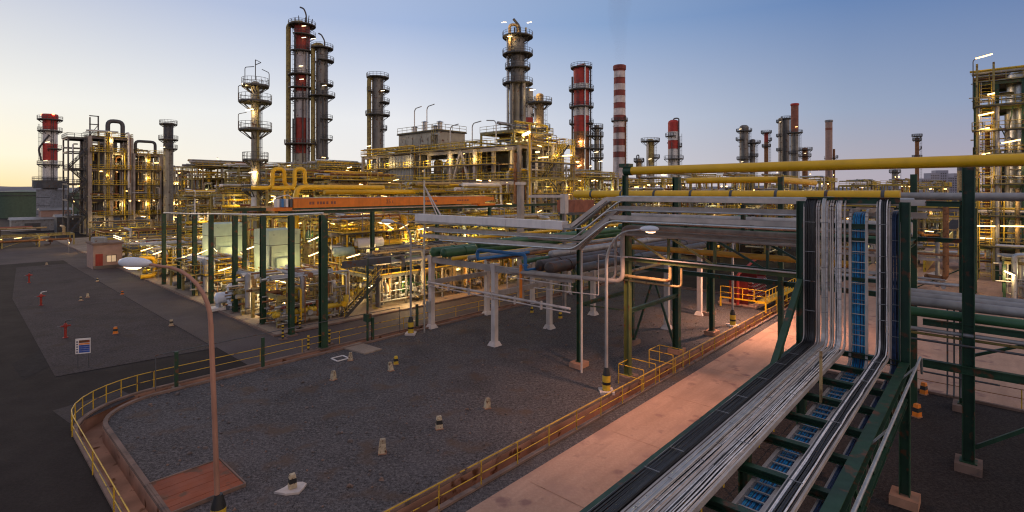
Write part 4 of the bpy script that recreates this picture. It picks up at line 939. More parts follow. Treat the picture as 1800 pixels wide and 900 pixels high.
t, r, zt, s = tower('chimney_stack', 'chimney', 'tall slender chimney with many red and white bands and smoke', 1089, 215, 19.5, 115, [(126, 'stackred'), (137, 'stackwhite'), (148, 'stackred'), (159, 'stackwhite'), (169, 'stackred'), (181, 'stackwhite'), (191, 'stackred'), (203, 'stackwhite'), (214, 'stackred'), (224, 'stackwhite'), (234, 'stackred'), (245, 'stackwhite'), (256, 'stackred'), (267, 'stackwhite'), (277, 'stackred'), (330, 'stackwhite')],
    [(213, .9, 0, F)], [(1098, 205, None, 1.2, 'rustpipe', '')], head='open', taper=1.25, lr=.12, cowl=(115, 124, 'stackred'))
tower('reactor_column', 'column', 'yellowish column with a top platform between the slender chimney and the red capped one', 1143, 190, 13, 248, [(290, 'steelyellow'), (330, 'shelltan')], [(249, 2.0, 0, F), (278, 2.0, -80, 80)], [(1137, 246, None, 1.3, 'galv', '')], lr=.12, lamps=[(1140, 280)])
t, r, zt, s = tower('reactor_column', 'column', 'small dark vessel with a pipe loop on top beside the slender chimney', 1123, 190, 10, 282, [(330, 'tan')], [(284, .8, 0, F)], [(1118, 274, None, 1, 'darkgrey', 'loop')], lr=.12)
tower('chimney_stack', 'chimney', 'short stack with red and white bands and a rounded red top', 1184, 190, 19, 216, [(232, 'paintred'), (247, 'paintwhite'), (262, 'paintred'), (330, 'paintwhite')], [(240, .9, -200, -90), (258, 1, -60, 60), (280, 1.5, -180, 0)], [(1190, 210, None, 1.2, 'darkgrey', 'loop')], lr=.12)
# right far group
tower('distillation_column', 'column', 'grey column with a curved lamp arm, left of the far right group', 1308, 240, 15, 224, [(330, 'shell')], [(231, 1.4, 0, F), (246, 1.6, 120, 240), (280, 1.2, 0, F)], lr=.14, lamps=[(1300, 285), (1297, 228)])
tower('distillation_column', 'column', 'small grey column with one wide platform beside the grey far column', 1323, 240, 9, 247, [(330, 'shell')], [(252, 2.2, 0, F), (275, 1.2, 0, F)], lr=.14, lamps=[(1322, 290)])
tower('distillation_column', 'column', 'thin column with a reddish head among the far right group', 1347, 250, 7, 234, [(250, 'red'), (330, 'rustpipe')], [(234, 1.4, 0, F), (247, 1.5, -70, 70), (258, 1, 0, F)], lr=.15)
tower('distillation_column', 'column', 'pale ribbed column directly left of the darker far twin', 1372, 250, 7, 209, [(330, 'shelltan')], [(215, .9, 90, 270), (240, .9, 90, 270), (265, .9, 90, 270)], [(1368, 212, None, .9, 'galv', '')], lr=.15, lamps=[(1369, 215)])
tower('distillation_column', 'column', 'dark grey twin column left of the brick red far chimney', 1382, 250, 11, 210, [(330, 'shell')], [(209, .8, 0, F)], [(1388, 212, None, .9, 'darkgrey', '')], lr=.15)
tower('chimney_stack', 'chimney', 'far chimney with a brick red upper half and grey lower half', 1397, 235, 12, 183, [(232, 'brick'), (330, 'shell')], [(234, 1.7, 0, F), (270, 1.2, 90, 270)], head='open', lr=.14, cowl=(182, 186, 'paintred'), lamps=[(1395, 224)], lm='dot')
tower('distillation_column', 'column', 'short rusty column with two platforms right of the brick red chimney', 1415, 250, 9, 262, [(330, 'rustpipe')], [(264, 2, 0, F), (275, 1.5, 0, F)], lr=.15, lamps=[(1411, 270)])
tower('chimney_stack', 'chimney', 'pale pinkish chimney standing alone right of the far group', 1457, 260, 11, 211, [(225, 'pinkwall'), (229, 'brick'), (330, 'pinkwall')], [(278, 2.4, -70, 90)], [(1466, 262, None, 1.8, 'rustpipe', '')], head='open', lr=.14, cowl=(211, 215, 'grey'), lamps=[(1455, 283), (1462, 283)])
tower('distillation_column', 'column', 'very thin lattice topped column far to the right, above the yellow pipe', 1612, 260, 6, 243, [(345, 'rustpipe')], [(240, 1.3, 0, F), (247, 1.0, 0, F), (262, 1, -70, 70), (277, 1.2, 0, F)], lr=.16, lamps=[(1618, 287), (1609, 287)])
tower('chimney_stack', 'chimney', 'dark squat stack beside the right hand tower frame', 1690, 240, 12, 276, [(300, 'darkgrey'), (370, 'tan')], [(280, .8, 0, F)], head='open', lr=.14)
tower('distillation_column', 'column', 'grey vertical drum under the long yellow pipe, far right', 1573, 230, 9, 300, [(350, 'shell')], [(303, 1, 0, F)], lr=.14)
# faint smoke from the slender chimney
X, Y, _ = PW(1089, 335, 215)
b = MB(); b.sweep([(0, 0, 64.5), (.4, 0, 70), (-.6, 0, 80), (.6, 0, 93), (-1.0, 0, 108)], [2.0, 2.6, 4.0, 5.6, 7.5], 14)
sm = b.build('smoke', 'black'); sm.location = (X, Y, 0); tag(sm, 'faint grey smoke plume drifting up from the slender banded chimney', 'smoke')
m = bpy.data.materials.new('smoke_air'); m.use_nodes = True; n = m.node_tree.nodes; n.clear(); o = n.new('ShaderNodeOutputMaterial'); p = n.new('ShaderNodeVolumePrincipled')
p.inputs['Color'].default_value = (.45, .42, .42, 1); p.inputs['Density'].default_value = .009; m.node_tree.links.new(p.outputs[0], o.inputs[1]); sm.data.materials.clear(); sm.data.materials.append(m)
sm['kind'] = 'stuff'
# ---------------------------------------------------------------- process units: steel frames full of piping
PM = ['galv', 'pipegrey', 'tan', 'steelyellow', 'yellow', 'shelltan', 'rustpipe', 'clad', 'white', 'railyellow', 'pipegrey']
def valve_mesh():
    b = MB(); b.sweep([(-.35, 0, 0), (-.33, 0, 0), (-.27, 0, 0), (-.1, 0, 0), (0, 0, 0), (.1, 0, 0), (.27, 0, 0), (.33, 0, 0), (.35, 0, 0)], [.22, .22, .12, .16, .2, .16, .12, .22, .22], 8)
    b.tube((0, 0, .1), (0, 0, .6), .045, 6); b.mi = 1; pts = [(.24*math.cos(k*PI/4), .24*math.sin(k*PI/4), .6) for k in range(9)]; b.sweep(pts, .03, 4); b.beam((-.24, 0, .6), (.24, 0, .6), .03); return b
VM = {c: valve_mesh().mesh('valve', ['galv' if c == 'red' else 'pipegrey', c]) for c in ('red', 'railyellow', 'pipegreen')}
def valve(parent, loc, rz=0, c='red', s=1.):
    o = bpy.data.objects.new('valve', VM[c]); COL.objects.link(o); o.parent = parent; o.location = loc; o.rotation_euler = (0, 0, rz); o.scale = (s, s, s)
def unit(name, cat, label, u, v, du, dv, levels, seed, ncol=None, colm='steelyellow', railm='railyellow', beams='steelyellow', npipes=14, nvert=8, vess=2, valves=4, lampe=0, dots=3, rt=.06, stair=None, pipem=PM, roof=True, heavy=.3, colw=.26, deckm='grating', group=None, lampm='tube', z0=.1, top=0., rz=0., walks=(), solid=(), bh=.34):
    """a steel frame on the plant grid: columns, decks, railings, piping, vessels, valves and its fixed lamps"""
    rnd = random.Random(seed); t = thing(name, label, cat, (u, v, 0), group, rz=rz)
    zt = levels[-1]; nu = max(1, round(du/5.5)); nv = max(1, round(dv/5.5)); c0 = None
    for i in range(nu+1):
        for k in range(nv+1):
            if 0 < i < nu and 0 < k < nv: continue
            if c0 is None: c0 = MB().box(-colw/2, colw/2, -colw/2, colw/2, z0-.1, zt).build('column', colm, t, (0, 0, 0))
            else: inst(c0, (i*du/nu, k*dv/nv, 0))
    for li, z in enumerate(levels):
        last = li == len(levels)-1
        b = MB(); b.beam((0, -.02, z-.2), (du, -.02, z-.2), .24, bh); b.beam((0, dv+.02, z-.2), (du, dv+.02, z-.2), .24, bh); b.beam((-.02, 0, z-.2), (-.02, dv, z-.2), .24, bh); b.beam((du+.02, 0, z-.2), (du+.02, dv, z-.2), .24, bh)
        for k in range(1, nu): b.beam((k*du/nu, 0, z-.2), (k*du/nu, dv, z-.2), .18, .28)
        b.build('floor_beams', beams, t)
        if last and not roof: continue
        if rnd.random() < .75 or last:
            w0 = 0 if rnd.random() < .5 else rnd.uniform(0, du*.3); w1 = du if rnd.random() < .6 or last else rnd.uniform(du*.6, du)
            MB().box(w0-.3, w1+.3, -.4, dv+.3, z-.025, z+.03).build('deck', deckm, t)
            b = MB(); b.rail([(w0-.3, dv+.3), (w0-.3, -.4), (w1+.3, -.4), (w1+.3, dv+.3)], z+.03, rt, 1.1, 1.6); b.build('railing', railm, t)
    # bracing
    for k in range(nu):
        if rnd.random() < .35:
            a, c = k*du/nu, (k+1)*du/nu; za = levels[0]; zb = 0.2
            MB().beam((a, -.05, zb), (c, -.05, za-.4), .12).build('brace', colm, t)
    def big(): return rnd.uniform(.12, .30) if rnd.random() < heavy else rnd.uniform(.04, .11)
    zmax = zt+top
    for k in range(npipes):
        r = big(); m = rnd.choice(pipem); z = rnd.choice([x for x in levels] + [0])+rnd.uniform(.4, 2.6); z = min(z, zmax+1.5); b = MB()
        if rnd.random() < .55:
            y = rnd.uniform(-.2, dv*.8) if rnd.random() < .8 else -.35; x0, x1 = -rnd.uniform(0, .8), du+rnd.uniform(0, .8); zz = rnd.uniform(.3, zmax)
            pts = [(x0, y, z), (x1*rnd.uniform(.3, 1), y, z)]
            if rnd.random() < .6: pts += [(pts[-1][0], y, zz), (pts[-1][0]+rnd.uniform(-2, 2), y+rnd.uniform(.5, 2.5), zz)]
        else:
            x = rnd.uniform(0, du); zz = rnd.uniform(.3, zmax)
            pts = [(x, -rnd.uniform(.1, .9), z), (x, dv*rnd.uniform(.4, 1), z)]
            if rnd.random() < .6: pts = [(x+rnd.uniform(-1.5, 1.5), pts[0][1], zz), (x, pts[0][1], zz)]+pts if abs(zz-z) < .01 else [(x, pts[0][1], zz)]+pts
        b.path(pts, r, r*2.4, 8 if r > .1 else 6); b.build('pipe', m, t)
    for k in range(nvert):
        r = big(); x, y = rnd.uniform(0, du), rnd.uniform(-.5, dv*.6); za, zb = rnd.uniform(0, zt*.4), rnd.uniform(zt*.5, zmax+.8); b = MB()
        pts = [(x, y, za), (x, y, zb)]
        if rnd.random() < .6: pts += [(x+rnd.choice((-1, 1))*rnd.uniform(.6, 2.2), y, zb)]
        if rnd.random() < .5: pts = [(x+rnd.choice((-1, 1))*rnd.uniform(.6, 2), y, za+.2)]+[(x, y, za+.2)]+pts[1:]
        b.path(pts, r, r*2.4, 8 if r > .1 else 6); b.build('pipe', rnd.choice(pipem), t)
    for k in range(vess):
        z = rnd.choice([0]+list(levels[:-1])) if len(levels) > 1 else 0
        h = (min([x for x in levels if x > z] or [z+4])-z); x = rnd.uniform(du*.15, du*.85); y = rnd.uniform(.5, dv*.6)
        if rnd.random() < .5:
            rr = min(h*.24, rnd.uniform(.5, 1.0)); L = min(du*.6, rnd.uniform(2.5, 5)); x = min(max(x, L/2+rr), max(du-L/2-rr, L/2+rr))
            o = MB().hcyl((x, y, z+h*.45), L, rr).build('vessel', rnd.choice(['shelltan', 'white', 'clad', 'shell', 'pipegreen']), t)
            b = MB(); b.box(x-L*.35, x-L*.35+.25, y-rr*.8, y+rr*.8, z+.04, z+h*.45-rr*.7); b.box(x+L*.3, x+L*.3+.25, y-rr*.8, y+rr*.8, z+.04, z+h*.45-rr*.7); b.build('saddle', 'concrete', o)
        else:
            rr = min(1.2, rnd.uniform(.45, 1.1)); hh = h*rnd.uniform(.55, .85)
            b = MB(); b.lathe([(rr*.9, z), (rr*.9, z+.5), (rr, z+.6), (rr, z+hh), (rr*.75, z+hh+rr*.35), (0, z+hh+rr*.5)], 16, x, y); b.build('vessel', rnd.choice(['shelltan', 'white', 'clad', 'tan', 'shell']), t)
    for k in range(valves):
        z = rnd.choice([0]+list(levels[:-1]))+rnd.uniform(.6, 1.5); valve(t, (rnd.uniform(0, du), rnd.uniform(-.5, .8), z), rnd.choice((0, PI/2)), rnd.choice(['red', 'railyellow', 'pipegreen']), rnd.uniform(.8, 1.3))
    if len(levels) > 1:
        x = rnd.uniform(.3, du-.3); MB().ladder(x, -.55, levels[0], zt, 0, -1, .5, rt, True, .6).build('ladder', railm, t)
    if stair:
        for (x0, x1, za, zb) in stair:
            o = MB().stair((x0, -.95, za), (x1, -.95, zb), .9).build('stair', 'grating', t)
            b = MB()
            for yy in (-.5, -1.4): b.rail([(x0, yy, za), (x1, yy, zb)], 0, rt, 1.0, 1.2, toe=False)
            b.build('handrail', railm, o)
    for k in range(dots):
        z = rnd.choice(levels)-.55 if rnd.random() < .7 else rnd.choice(levels)+2.2; z = max(z, 2)
        tubelamp(t, (rnd.uniform(.3, du-.3), -.5 if rnd.random() < .6 else rnd.uniform(0, dv*.4), z), rnd.choice((0, 0, PI/2, .4)), 1.1 if lampm != 'dot' else rnd.choice((.3, .4, 1.0)), m=lampm, tilt=rnd.uniform(-.2, .3), r=rt*(.8 if lampm != 'dot' else 1.3))
    for z in walks:                                          # narrow walkway along the front at height z
        x0, x1 = rnd.uniform(-.5, du*.2), du+rnd.uniform(-du*.2, .6); o = MB().box(x0, x1, -1.5, -.45, z-.14, z).build('walkway', deckm, t)
        b = MB(); b.rail([(x0, -.5), (x0, -1.45), (x1, -1.45), (x1, -.5)], z, rt, 1.1, 1.3); b.build('railing', railm, o)
    if len(walks) > 1 and rt < .07:
        for z in levels:
            for f in (.35, .8):
                x0 = rnd.uniform(0, du*.4); x1 = rnd.uniform(du*.6, du); b = MB(); b.rail([(x0, dv*f), (x1, dv*f)], z+.03, rt, 1.1, 1.1); b.rail([(x0, dv*f-.9), (x1, dv*f-.9)], z+.03, rt, 1.1, 1.1); b.build('railing', railm, t)
        for k in range(3):
            x = rnd.uniform(.5, du-.5); y = rnd.uniform(-.3, dv*.5); MB().ladder(x, y, .2, levels[-1]+1, 0, -1, .5, rt, True, .6).build('ladder', railm, t)
    for (x0, x1, y0, y1, za, zb, m) in solid:
        MB().box(x0, x1, y0, y1, za, zb).build('equipment_box', m, t)
    if lampe:
        zs = [levels[0]*.6]+[x+2.0 for x in levels[:-1]][:2]; lc = [(1, .72, .24), (1, .78, .32), (1, .82, .42), (.95, .88, .36)]
        for z in zs:
            for q in range(2 if du > 8 else 1): light(t, (du*(q+rnd.uniform(.25, .75))/(2 if du > 8 else 1), rnd.choice((-1.4, -.9, dv*.45)), z), lampe*rnd.uniform(.5, 1.4), rnd.choice(lc), .4)
    return t
# ---------------------------------------------------------------- left frame tower (three bays with big drums)
U3 = []
def drum(t, x, y, r, z0, z1, m='shelltan', loopm='grey'):
    b = MB(); b.lathe([(r, z0), (r, z1), (r*.7, z1+r*.35), (0, z1+r*.45)], 22, x, y)
    z = z0+2
    while z < z1: b.lathe([(r*1.02, z), (r*1.02, z+.15)], 22, x, y); z += 3.2
    return b.build('drum', m, t)
def backlight(t, pts, e, col=(1, .74, .28)):
    for p in pts: light(t, p, e, col, .35)
t = unit('reactor_frame', 'frame', 'tallest bay of the left frame tower, with a pipe arch on top', 27, 178, 9.2, 11, [5.2, 9.7, 17.8, 22.4, 26.6], 11, colm='concrete', colw=.9, bh=.85, walks=(5.25, 9.75, 13.6, 17.85, 22.45), solid=[(.6, 8.6, 7.5, 10.5, 5.5, 22, 'darkgrey')], beams='darkcon', npipes=34, nvert=26, vess=0, valves=2, dots=6, rt=.11, lampm='dot', heavy=.5)
drum(t, 4.6, 4.5, 2.2, 5.3, 25.5, 'shell'); backlight(t, [(6.5, -.6, 8.2), (3.5, -.6, 16.2), (6.0, -.6, 21.4), (4.4, -.6, 25.6), (2, -1, 3.5)], 210)
MB().path([(4.6, 4, 26), (4.6, 4, 31.5), (8, 4, 31.5), (8, 4, 26.6)], .55, 1.3, 10).build('pipe_arch', 'darkgrey', t)
b = MB(); b.box(2.2, 2.5, 3, 3.3, 26.6, 32.5); b.box(4.4, 4.7, 3, 3.3, 26.6, 32.5) if False else b.box(.4, .7, 3, 3.3, 26.6, 32); b.box(.4, 2.5, 2.8, 3.5, 30, 30.2); b.box(.4, 2.5, 2.8, 3.5, 32.3, 32.5); b.beam((.5, 3, 27), (2.3, 3, 30), .15); b.build('hoist_frame', 'darkgrey', t)
t = unit('reactor_frame', 'frame', 'middle bay of the left frame tower with a drum and a low pipe arch', 36.6, 178, 6.8, 11, [5.2, 9.7, 17.8, 22.4], 12, colm='concrete', colw=.9, bh=.85, walks=(5.25, 9.75, 13.6, 17.85), solid=[(.6, 6.2, 7.5, 10.5, 5.5, 18, 'darkgrey')], beams='darkcon', npipes=34, nvert=26, vess=0, valves=2, dots=5, rt=.11, lampm='dot', heavy=.5)
drum(t, 3.4, 4.5, 1.9, 5.3, 21.0, 'shell'); backlight(t, [(3.4, -.6, 8.2), (3.4, -.6, 15.5), (3.4, -.6, 20.5), (2, -1, 3.5)], 210)
MB().path([(1.2, 3, 22.4), (1.2, 3, 26.2), (6, 3, 26.2), (6, 3, 22.4)], .4, 1.0, 10).build('pipe_arch', 'darkgrey', t)
t = unit('reactor_frame', 'frame', 'lowest right bay of the left frame tower, beside the slender column', 43.8, 178, 7.2, 11, [5.2, 9.7, 17.8], 13, colm='concrete', colw=.9, bh=.85, walks=(5.25, 9.75, 13.6), solid=[(.6, 6.6, 7.5, 10.5, 5.5, 14, 'darkgrey')], beams='darkcon', npipes=34, nvert=26, vess=0, valves=2, dots=5, rt=.11, lampm='dot', heavy=.5)
drum(t, 3.4, 4.5, 1.9, 5.3, 15.5, 'shell'); backlight(t, [(3.4, -.6, 8.2), (3.4, -.6, 14), (2, -1, 3.5)], 210)
t = unit('stair_tower', 'frame', 'open stair tower at the left edge of the left frame tower', 22.6, 178, 3.9, 8, [5.2, 9.7, 13.8, 17.8, 22.4, 26.0], 14, colw=.35, colm='darkgrey', railm='darkgrey', beams='darkgrey', npipes=2, nvert=3, vess=0, valves=0, dots=2, rt=.11, lampm='dot', stair=[(0, 3.6, .1, 5.2), (3.6, 0, 5.2, 9.7), (0, 3.6, 9.7, 13.8), (3.6, 0, 13.8, 17.8), (0, 3.6, 17.8, 22.4)])
t = unit('process_unit', 'plant unit', 'low brownish piping rack in front of the left frame tower', 24, 150, 26, 8, [3.2], 15, npipes=24, nvert=14, vess=2, valves=8, dots=9, rt=.09, pipem=['rustpipe', 'tan', 'brick', 'pipegrey', 'rustpipe'], lampe=170)
t = unit('process_unit', 'plant unit', 'low red piping far left behind the pink hut', 21, 122, 24, 8, [3.0], 16, npipes=22, nvert=16, vess=2, valves=12, dots=6, rt=.08, pipem=['rustpipe', 'red', 'tan', 'pipegrey', 'brick'], lampe=150)
# ---------------------------------------------------------------- deck building in the middle
t = MID = unit('deck_building', 'building', 'long multi deck steel and concrete process building in the middle distance', 63.5, 103, 46.4, 11.5, [9.2, 13.8, 19.4], 21, colm='concrete', colw=.55, bh=.6, beams='concrete', npipes=98, nvert=96, vess=8, valves=10, dots=16, rt=.09, heavy=.4, rz=-PI/2, railm='railyellow', lampe=0, deckm='darkcon', walks=(9.25, 13.85, 16.5, 19.45), solid=[(1, 9, 5, 11, 9.3, 18.8, 'shell'), (24.5, 32, 6, 11, 9.3, 18.6, 'pipebrown'), (33, 45.8, 7, 11, 9.3, 18.8, 'darkgrey'), (10, 24, 6, 11, .2, 13, 'darkgrey'), (26, 45, 7, 11, .2, 9, 'darkgrey')])
backlight(t, [(3+k*6.5, -1.0, 12.4) for k in range(7)]+[(5+k*6.5, -1.6, 17.4) for k in range(7)]+[(6+k*9, -1.5, 6.5) for k in range(5)], 130)
MB().box(10.5, 23.5, 2, 9, 19.44, 23.6).build('roof_house', 'shelltan', t); MB().box(10.2, 23.8, 1.7, 9.3, 23.6, 23.85).build('roof_edge', 'grating', t)
b = MB(); b.rail([(10.3, 1.8), (23.7, 1.8), (23.7, 9.2)], 23.85, .09, 1.2, 1.7); b.build('roof_railing', 'steelyellow', t)
b = MB(); b.box(10.8, 19.2, -.7, 2.5, 13.85, 19.0); b.build('clad_box', 'pipegrey', t)
for k in range(9): MB().box(11+k*1.0, 11.1+k*1.0, -.78, -.705, 13.9, 18.9).build('clad_rib', 'shelltan', t)
MB().beam((31.3, -.9, 13.8), (33.3, -.9, 19.2), .38).build('a_brace', 'whitecon', t); MB().beam((35.3, -.9, 13.8), (33.3, -.9, 19.2), .38).build('a_brace', 'whitecon', t)
for x in (30.2, 36.6): MB().box(x, x+.5, -1.1, -.6, 9.2, 19.2).build('white_post', 'whitecon', t)
MB().box(24.5, 46, -1.0, -.45, 18.6, 19.2).build('edge_beam', 'concrete', t); MB().box(5, 46, -1.0, -.45, 13.0, 13.6).build('edge_beam', 'whitecon', t)
for x in (11.5, 14, 16.5, 19, 21.5): MB().box(x, x+1.3, 1.93, 1.995, 20.6, 22.6).build('louvre', 'shelltan', t)
MB().box(12.6, 13.5, 1.9, 1.995, 19.5, 21.6).build('door', 'tan', t); MB().ladder(22.8, 1.6, 19.5, 23.9, 0, -1, .5, .09, True, .6).build('ladder', 'steelyellow', t)
b = MB(); b.path([(10.2, 1.4, 20.2), (22, 1.4, 20.2), (22, 1.4, 22.9), (24.6, 1.4, 22.9), (24.6, 1.4, 19.5)], .22, .5, 8); b.build('pipe', 'shelltan', t)
for x, h in ((12, 1.6), (15.5, 2.4), (19, 1.3), (20.4, 2.0)): MB().lathe([(.5, 23.85), (.5, 23.85+h), (.8, 23.9+h), (0, 24.2+h)], 12, x, 5).build('roof_vent', 'galv', t)
MB().hcyl((28, 3, 16.2), 4.4, 1.7, 'x').build('exchanger', 'galv', t)
for x, zb, s in ((17, 23.85, 1), (21, 23.85, 1), (28, 19.4, 1), (34, 19.4, 1), (40, 19.4, -1)):
    MB().path([(x, 1.2, zb), (x, 1.2, zb+4.2), (x+.4*s, 1.2, zb+4.7), (x+2.3*s, 1.2, zb+4.9)], .1, .5, 6).build('roof_lamp_post', 'galv', t)
t = unit('deck_building', 'building', 'corner bay of the deck building with a stair and a yellow post', 63.8, 54.6, 11.8, 3.8, [9.2, 14.0, 19.8], 22, colm='concrete', colw=.5, npipes=20, nvert=14, vess=2, valves=4, dots=4, rt=.08, stair=[(2.2, 8.6, 14.0, 19.8), (9.5, 3, 9.2, 14.0)], railm='railyellow', deckm='darkcon', walks=(11.5, 16.6), solid=[(4, 11, 2, 3.6, 9.3, 19.3, 'darkgrey')])
MB().tube((-.5, -.4, 9), (-.5, -.4, 22.5), .16, 8).build('yellow_post', 'yellow', t)
backlight(t, [(3, -1.5, 12.8), (8, -1.5, 12.5), (5, -1.5, 18.2), (9, -.9, 18.5)], 120)
for p, a in (((1.0, -.8, 18.2), .5), ((8.5, -1.0, 18.0), -.2), ((2.4, -.8, 17.4), 0)): tubelamp(t, p, a, 2.4, tilt=.1, r=.14)
tubelamp(t, (-2, -1, 20.9), .3, 2.6, r=.2, m='tubewhite')
b = MB(); b.rail([(-.6, -1.8), (12.2, -1.8)], 14.03, .09, 1.1, 1.4); b.box(-.6, 12.3, -1.9, -.45, 13.8, 14.0); b.build('balcony', 'steelyellow', t)
t = unit('roof_unit', 'plant unit', 'low pipework on the corner roof under the dark many platformed column', 66, 60, 10, 8, [19.5, 22.3], 23, colw=.3, npipes=22, nvert=14, vess=2, valves=3, dots=5, rt=.08, railm='steelyellow', z0=.1, roof=True, lampe=0); backlight(t, [(2, -1, 21.2), (8, -1, 21.0)], 220)
# ---------------------------------------------------------------- far centre clutter
def puv(px, Y): a = PU(px, 335, Y); return a[0], a[1]
FAR = [('unit', 338, 128, 17, 8, [5, 10, 15, 18], 31, 'ochre piping frame between the left frame tower and the slender column', 300),
       ('unit', 418, 122, 13, 8, [5, 9, 14, 17], 32, 'dim piping frame directly left of the slender column', 260),
       ('unit', 468, 112, 14, 8, [5, 9, 13.5, 16.6], 33, 'yellow lit frame at the foot of the tall twin columns', 340),
       ('unit', 560, 112, 15, 8, [5, 9, 13.5, 17], 34, 'yellow lit frame between the twin columns and the deck building', 340),
       ('unit', 392, 96, 13, 6, [4, 8.2, 11.4], 35, 'lower ochre frame left below the slender column', 240),
       ('unit', 500, 88, 11, 6, [4, 8, 11.6, 14], 36, 'frame with round pipework behind the yellow gooseneck pipe', 280),
       ('unit', 580, 84, 12, 5, [4, 8, 11.2, 13.6], 37, 'frame behind the left half of the orange crane girder', 260),
       ('unit', 655, 86, 11, 5, [4, 8, 11.6], 38, 'frame behind the middle of the orange crane girder', 260),
       ('unit', 330, 108, 12, 6, [4, 8, 10.5], 39, 'dim frame with many small pipes, just right of the left frame tower', 200),
       ('unit', 735, 82, 13, 5, [4, 8, 11.6], 40, 'dark red frame behind the right half of the crane girder', 140),
       ('unit', 815, 80, 12, 5, [4, 8, 11.4], 41, 'ochre frame below the deck building corner', 160)]
for _, px, Y, du, dv, lv, sd, lb, e in FAR:
    u, v = puv(px, Y)
    unit('process_unit', 'plant unit', lb, u, v, du, dv, lv, sd, walks=[z+.1 for z in lv[1:]], solid=[(du*.1, du*.55, dv*.6, dv, .2, lv[-2], 'pipebrown'), (du*.6, du*.95, dv*.5, dv, .2, lv[1], 'darkgrey')], npipes=80, nvert=70, vess=3, valves=5, dots=8, rt=.075, heavy=.5, lampe=e, colw=.3, lampm='dot' if sd % 2 else 'tube')
# yellow gooseneck pipes
def at_(px, py, Y): a = PU(px, py, Y); return (a[0], a[1], a[2])
t = thing('pipeline', 'big yellow gooseneck pipe left of the orange crane girder', 'pipe', (0, 0, 0))
p0, p1 = at_(521, 420, 66), at_(521, 329, 66); q = at_(640, 329, 79)
MB().path([(p0[0], p0[1], .1), (p0[0], p0[1], p1[2]), (q[0], p0[1], p1[2])], .33, 1.0, 14).build('pipe', 'yellow', t)
for px, du, lb in ((536, -1.6, 'small yellow pipe hook right above the gooseneck pipe'), (500, -1.8, 'small yellow pipe hook left above the gooseneck pipe')):
    t = thing('pipeline', lb, 'pipe', (0, 0, 0)); a = at_(px, 328, 80); zt = zp(297, 80)
    MB().path([(a[0]+1.6, a[1], a[2]-.4), (a[0], a[1], a[2]+.2), (a[0], a[1], zt), (a[0]+du, a[1], zt), (a[0]+du, a[1], a[2]-.2), (a[0]-4.5, a[1]+1, a[2]-.2)], .30, .8, 12).build('pipe', 'yellow', t)
    MB().box(a[0]-2.6, a[0]-2.3, a[1]+.3, a[1]+.6, .1, a[2]-.5).build('stand', 'steelyellow', t)
t = thing('pipeline', 'thick yellow horizontal pipe behind the crane girder', 'pipe', (0, 0, 0))
p = at_(700, 338, 80); MB().tube((p[0]-12, p[1], 11.8), (p[0]+20, p[1], 11.8), .35, 12).build('pipe', 'yellow', t)
# ---------------------------------------------------------------- orange crane and its runway
VC = 50.2
t = thing('gantry_crane', 'long orange crane girder lying on the dark green runway over the plant', 'crane', (21.5, VC, 0))
b = MB(); b.box(1.6, 27.6, -.35, .35, 10.30, 11.25); b.hexa([(27.6, -.35, 10.55), (29.3, -.35, 10.75), (29.3, .35, 10.75), (27.6, .35, 10.55), (27.6, -.35, 11.25), (29.3, -.35, 11.1), (29.3, .35, 11.1), (27.6, .35, 11.25)]); b.build('girder', 'orange', t)
MB().box(.8, 27.8, .8, 1.35, 10.30, 11.15).build('girder', 'orange', t)
b = MB(); b.box(1.6, 27.6, -.42, .42, 11.25, 11.31); b.build('rail', 'whitecon', t)
b = MB(); b.box(-.3, 1.5, -.3, 1.3, 10.05, 10.35); b.build('end_carriage', 'orange', t); b = MB(); b.box(26.6, 29.6, -.3, 1.3, 10.0, 10.28); b.build('end_carriage', 'orange', t)
for k in range(4): MB().box(.0+k*.42, .22+k*.42, -.4, .3, 10.42, 11.2).build('cabinet', ['white', 'bluepipe', 'white', 'darkgrey'][k], t)
MB().path([(1.6, -.3, 11.2), (1.1, -.3, 11.6), (-.2, -.3, 11.3)], .05, .2, 5).build('cable_arm', 'white', t)
def text(parent, s, size, loc, m='signdark'):
    c = bpy.data.curves.new('lettering', 'FONT'); c.body = s; c.size = size; c.extrude = .006; c.align_x = 'CENTER'
    tmp = bpy.data.objects.new('tmp', c); COL.objects.link(tmp); dg = bpy.context.evaluated_depsgraph_get()
    me = bpy.data.meshes.new_from_object(tmp.evaluated_get(dg)); bpy.data.objects.remove(tmp)
    me.materials.clear(); me.materials.append(M[m]); o = bpy.data.objects.new('lettering', me); COL.objects.link(o); o.parent = parent; o.location = loc; o.rotation_euler = (PI/2, 0, 0); return o
text(t, '25 t', .62, (12.6, -.36, 10.58), 'brick')
b = MB()
for x in (3.2, 3.5, 4.0, 4.3, 4.6, 5.0, 5.5, 5.8): b.box(x, x+.22, -.358, -.351, 10.62, 10.9)
b.build('faded_marking', 'brick', t); b = MB()
for x in (17.4, 17.8, 18.2, 18.6, 19.0): b.box(x, x+.34, -.358, -.351, 10.62, 10.86)
b.build('faded_marking', 'brick', t); b = MB()
for x in (22.6, 23.0, 23.4, 23.9, 24.3): b.box(x, x+.3, -.358, -.351, 10.7, 10.86)
b.build('faded_marking', 'brick', t)
t = thing('crane_runway', 'dark green runway beams and columns under the orange crane', 'runway', (23, VC, 0))
MB().ibeam((-1, .5, 9.85), (46, .5, 9.85), .3, .34).build('runway_beam', 'green', t); MB().ibeam((-1, 12, 9.85), (46, 12, 9.85), .3, .34).build('runway_beam', 'green', t)
MB().tube((-1, .1, 10.06), (30, .1, 10.06), .07, 6).build('conductor', 'whitecon', t)
c = MB().hcol(0, 0, .1, 9.67, .36, .04).build('column', 'green', t, (.2, .5, 0))
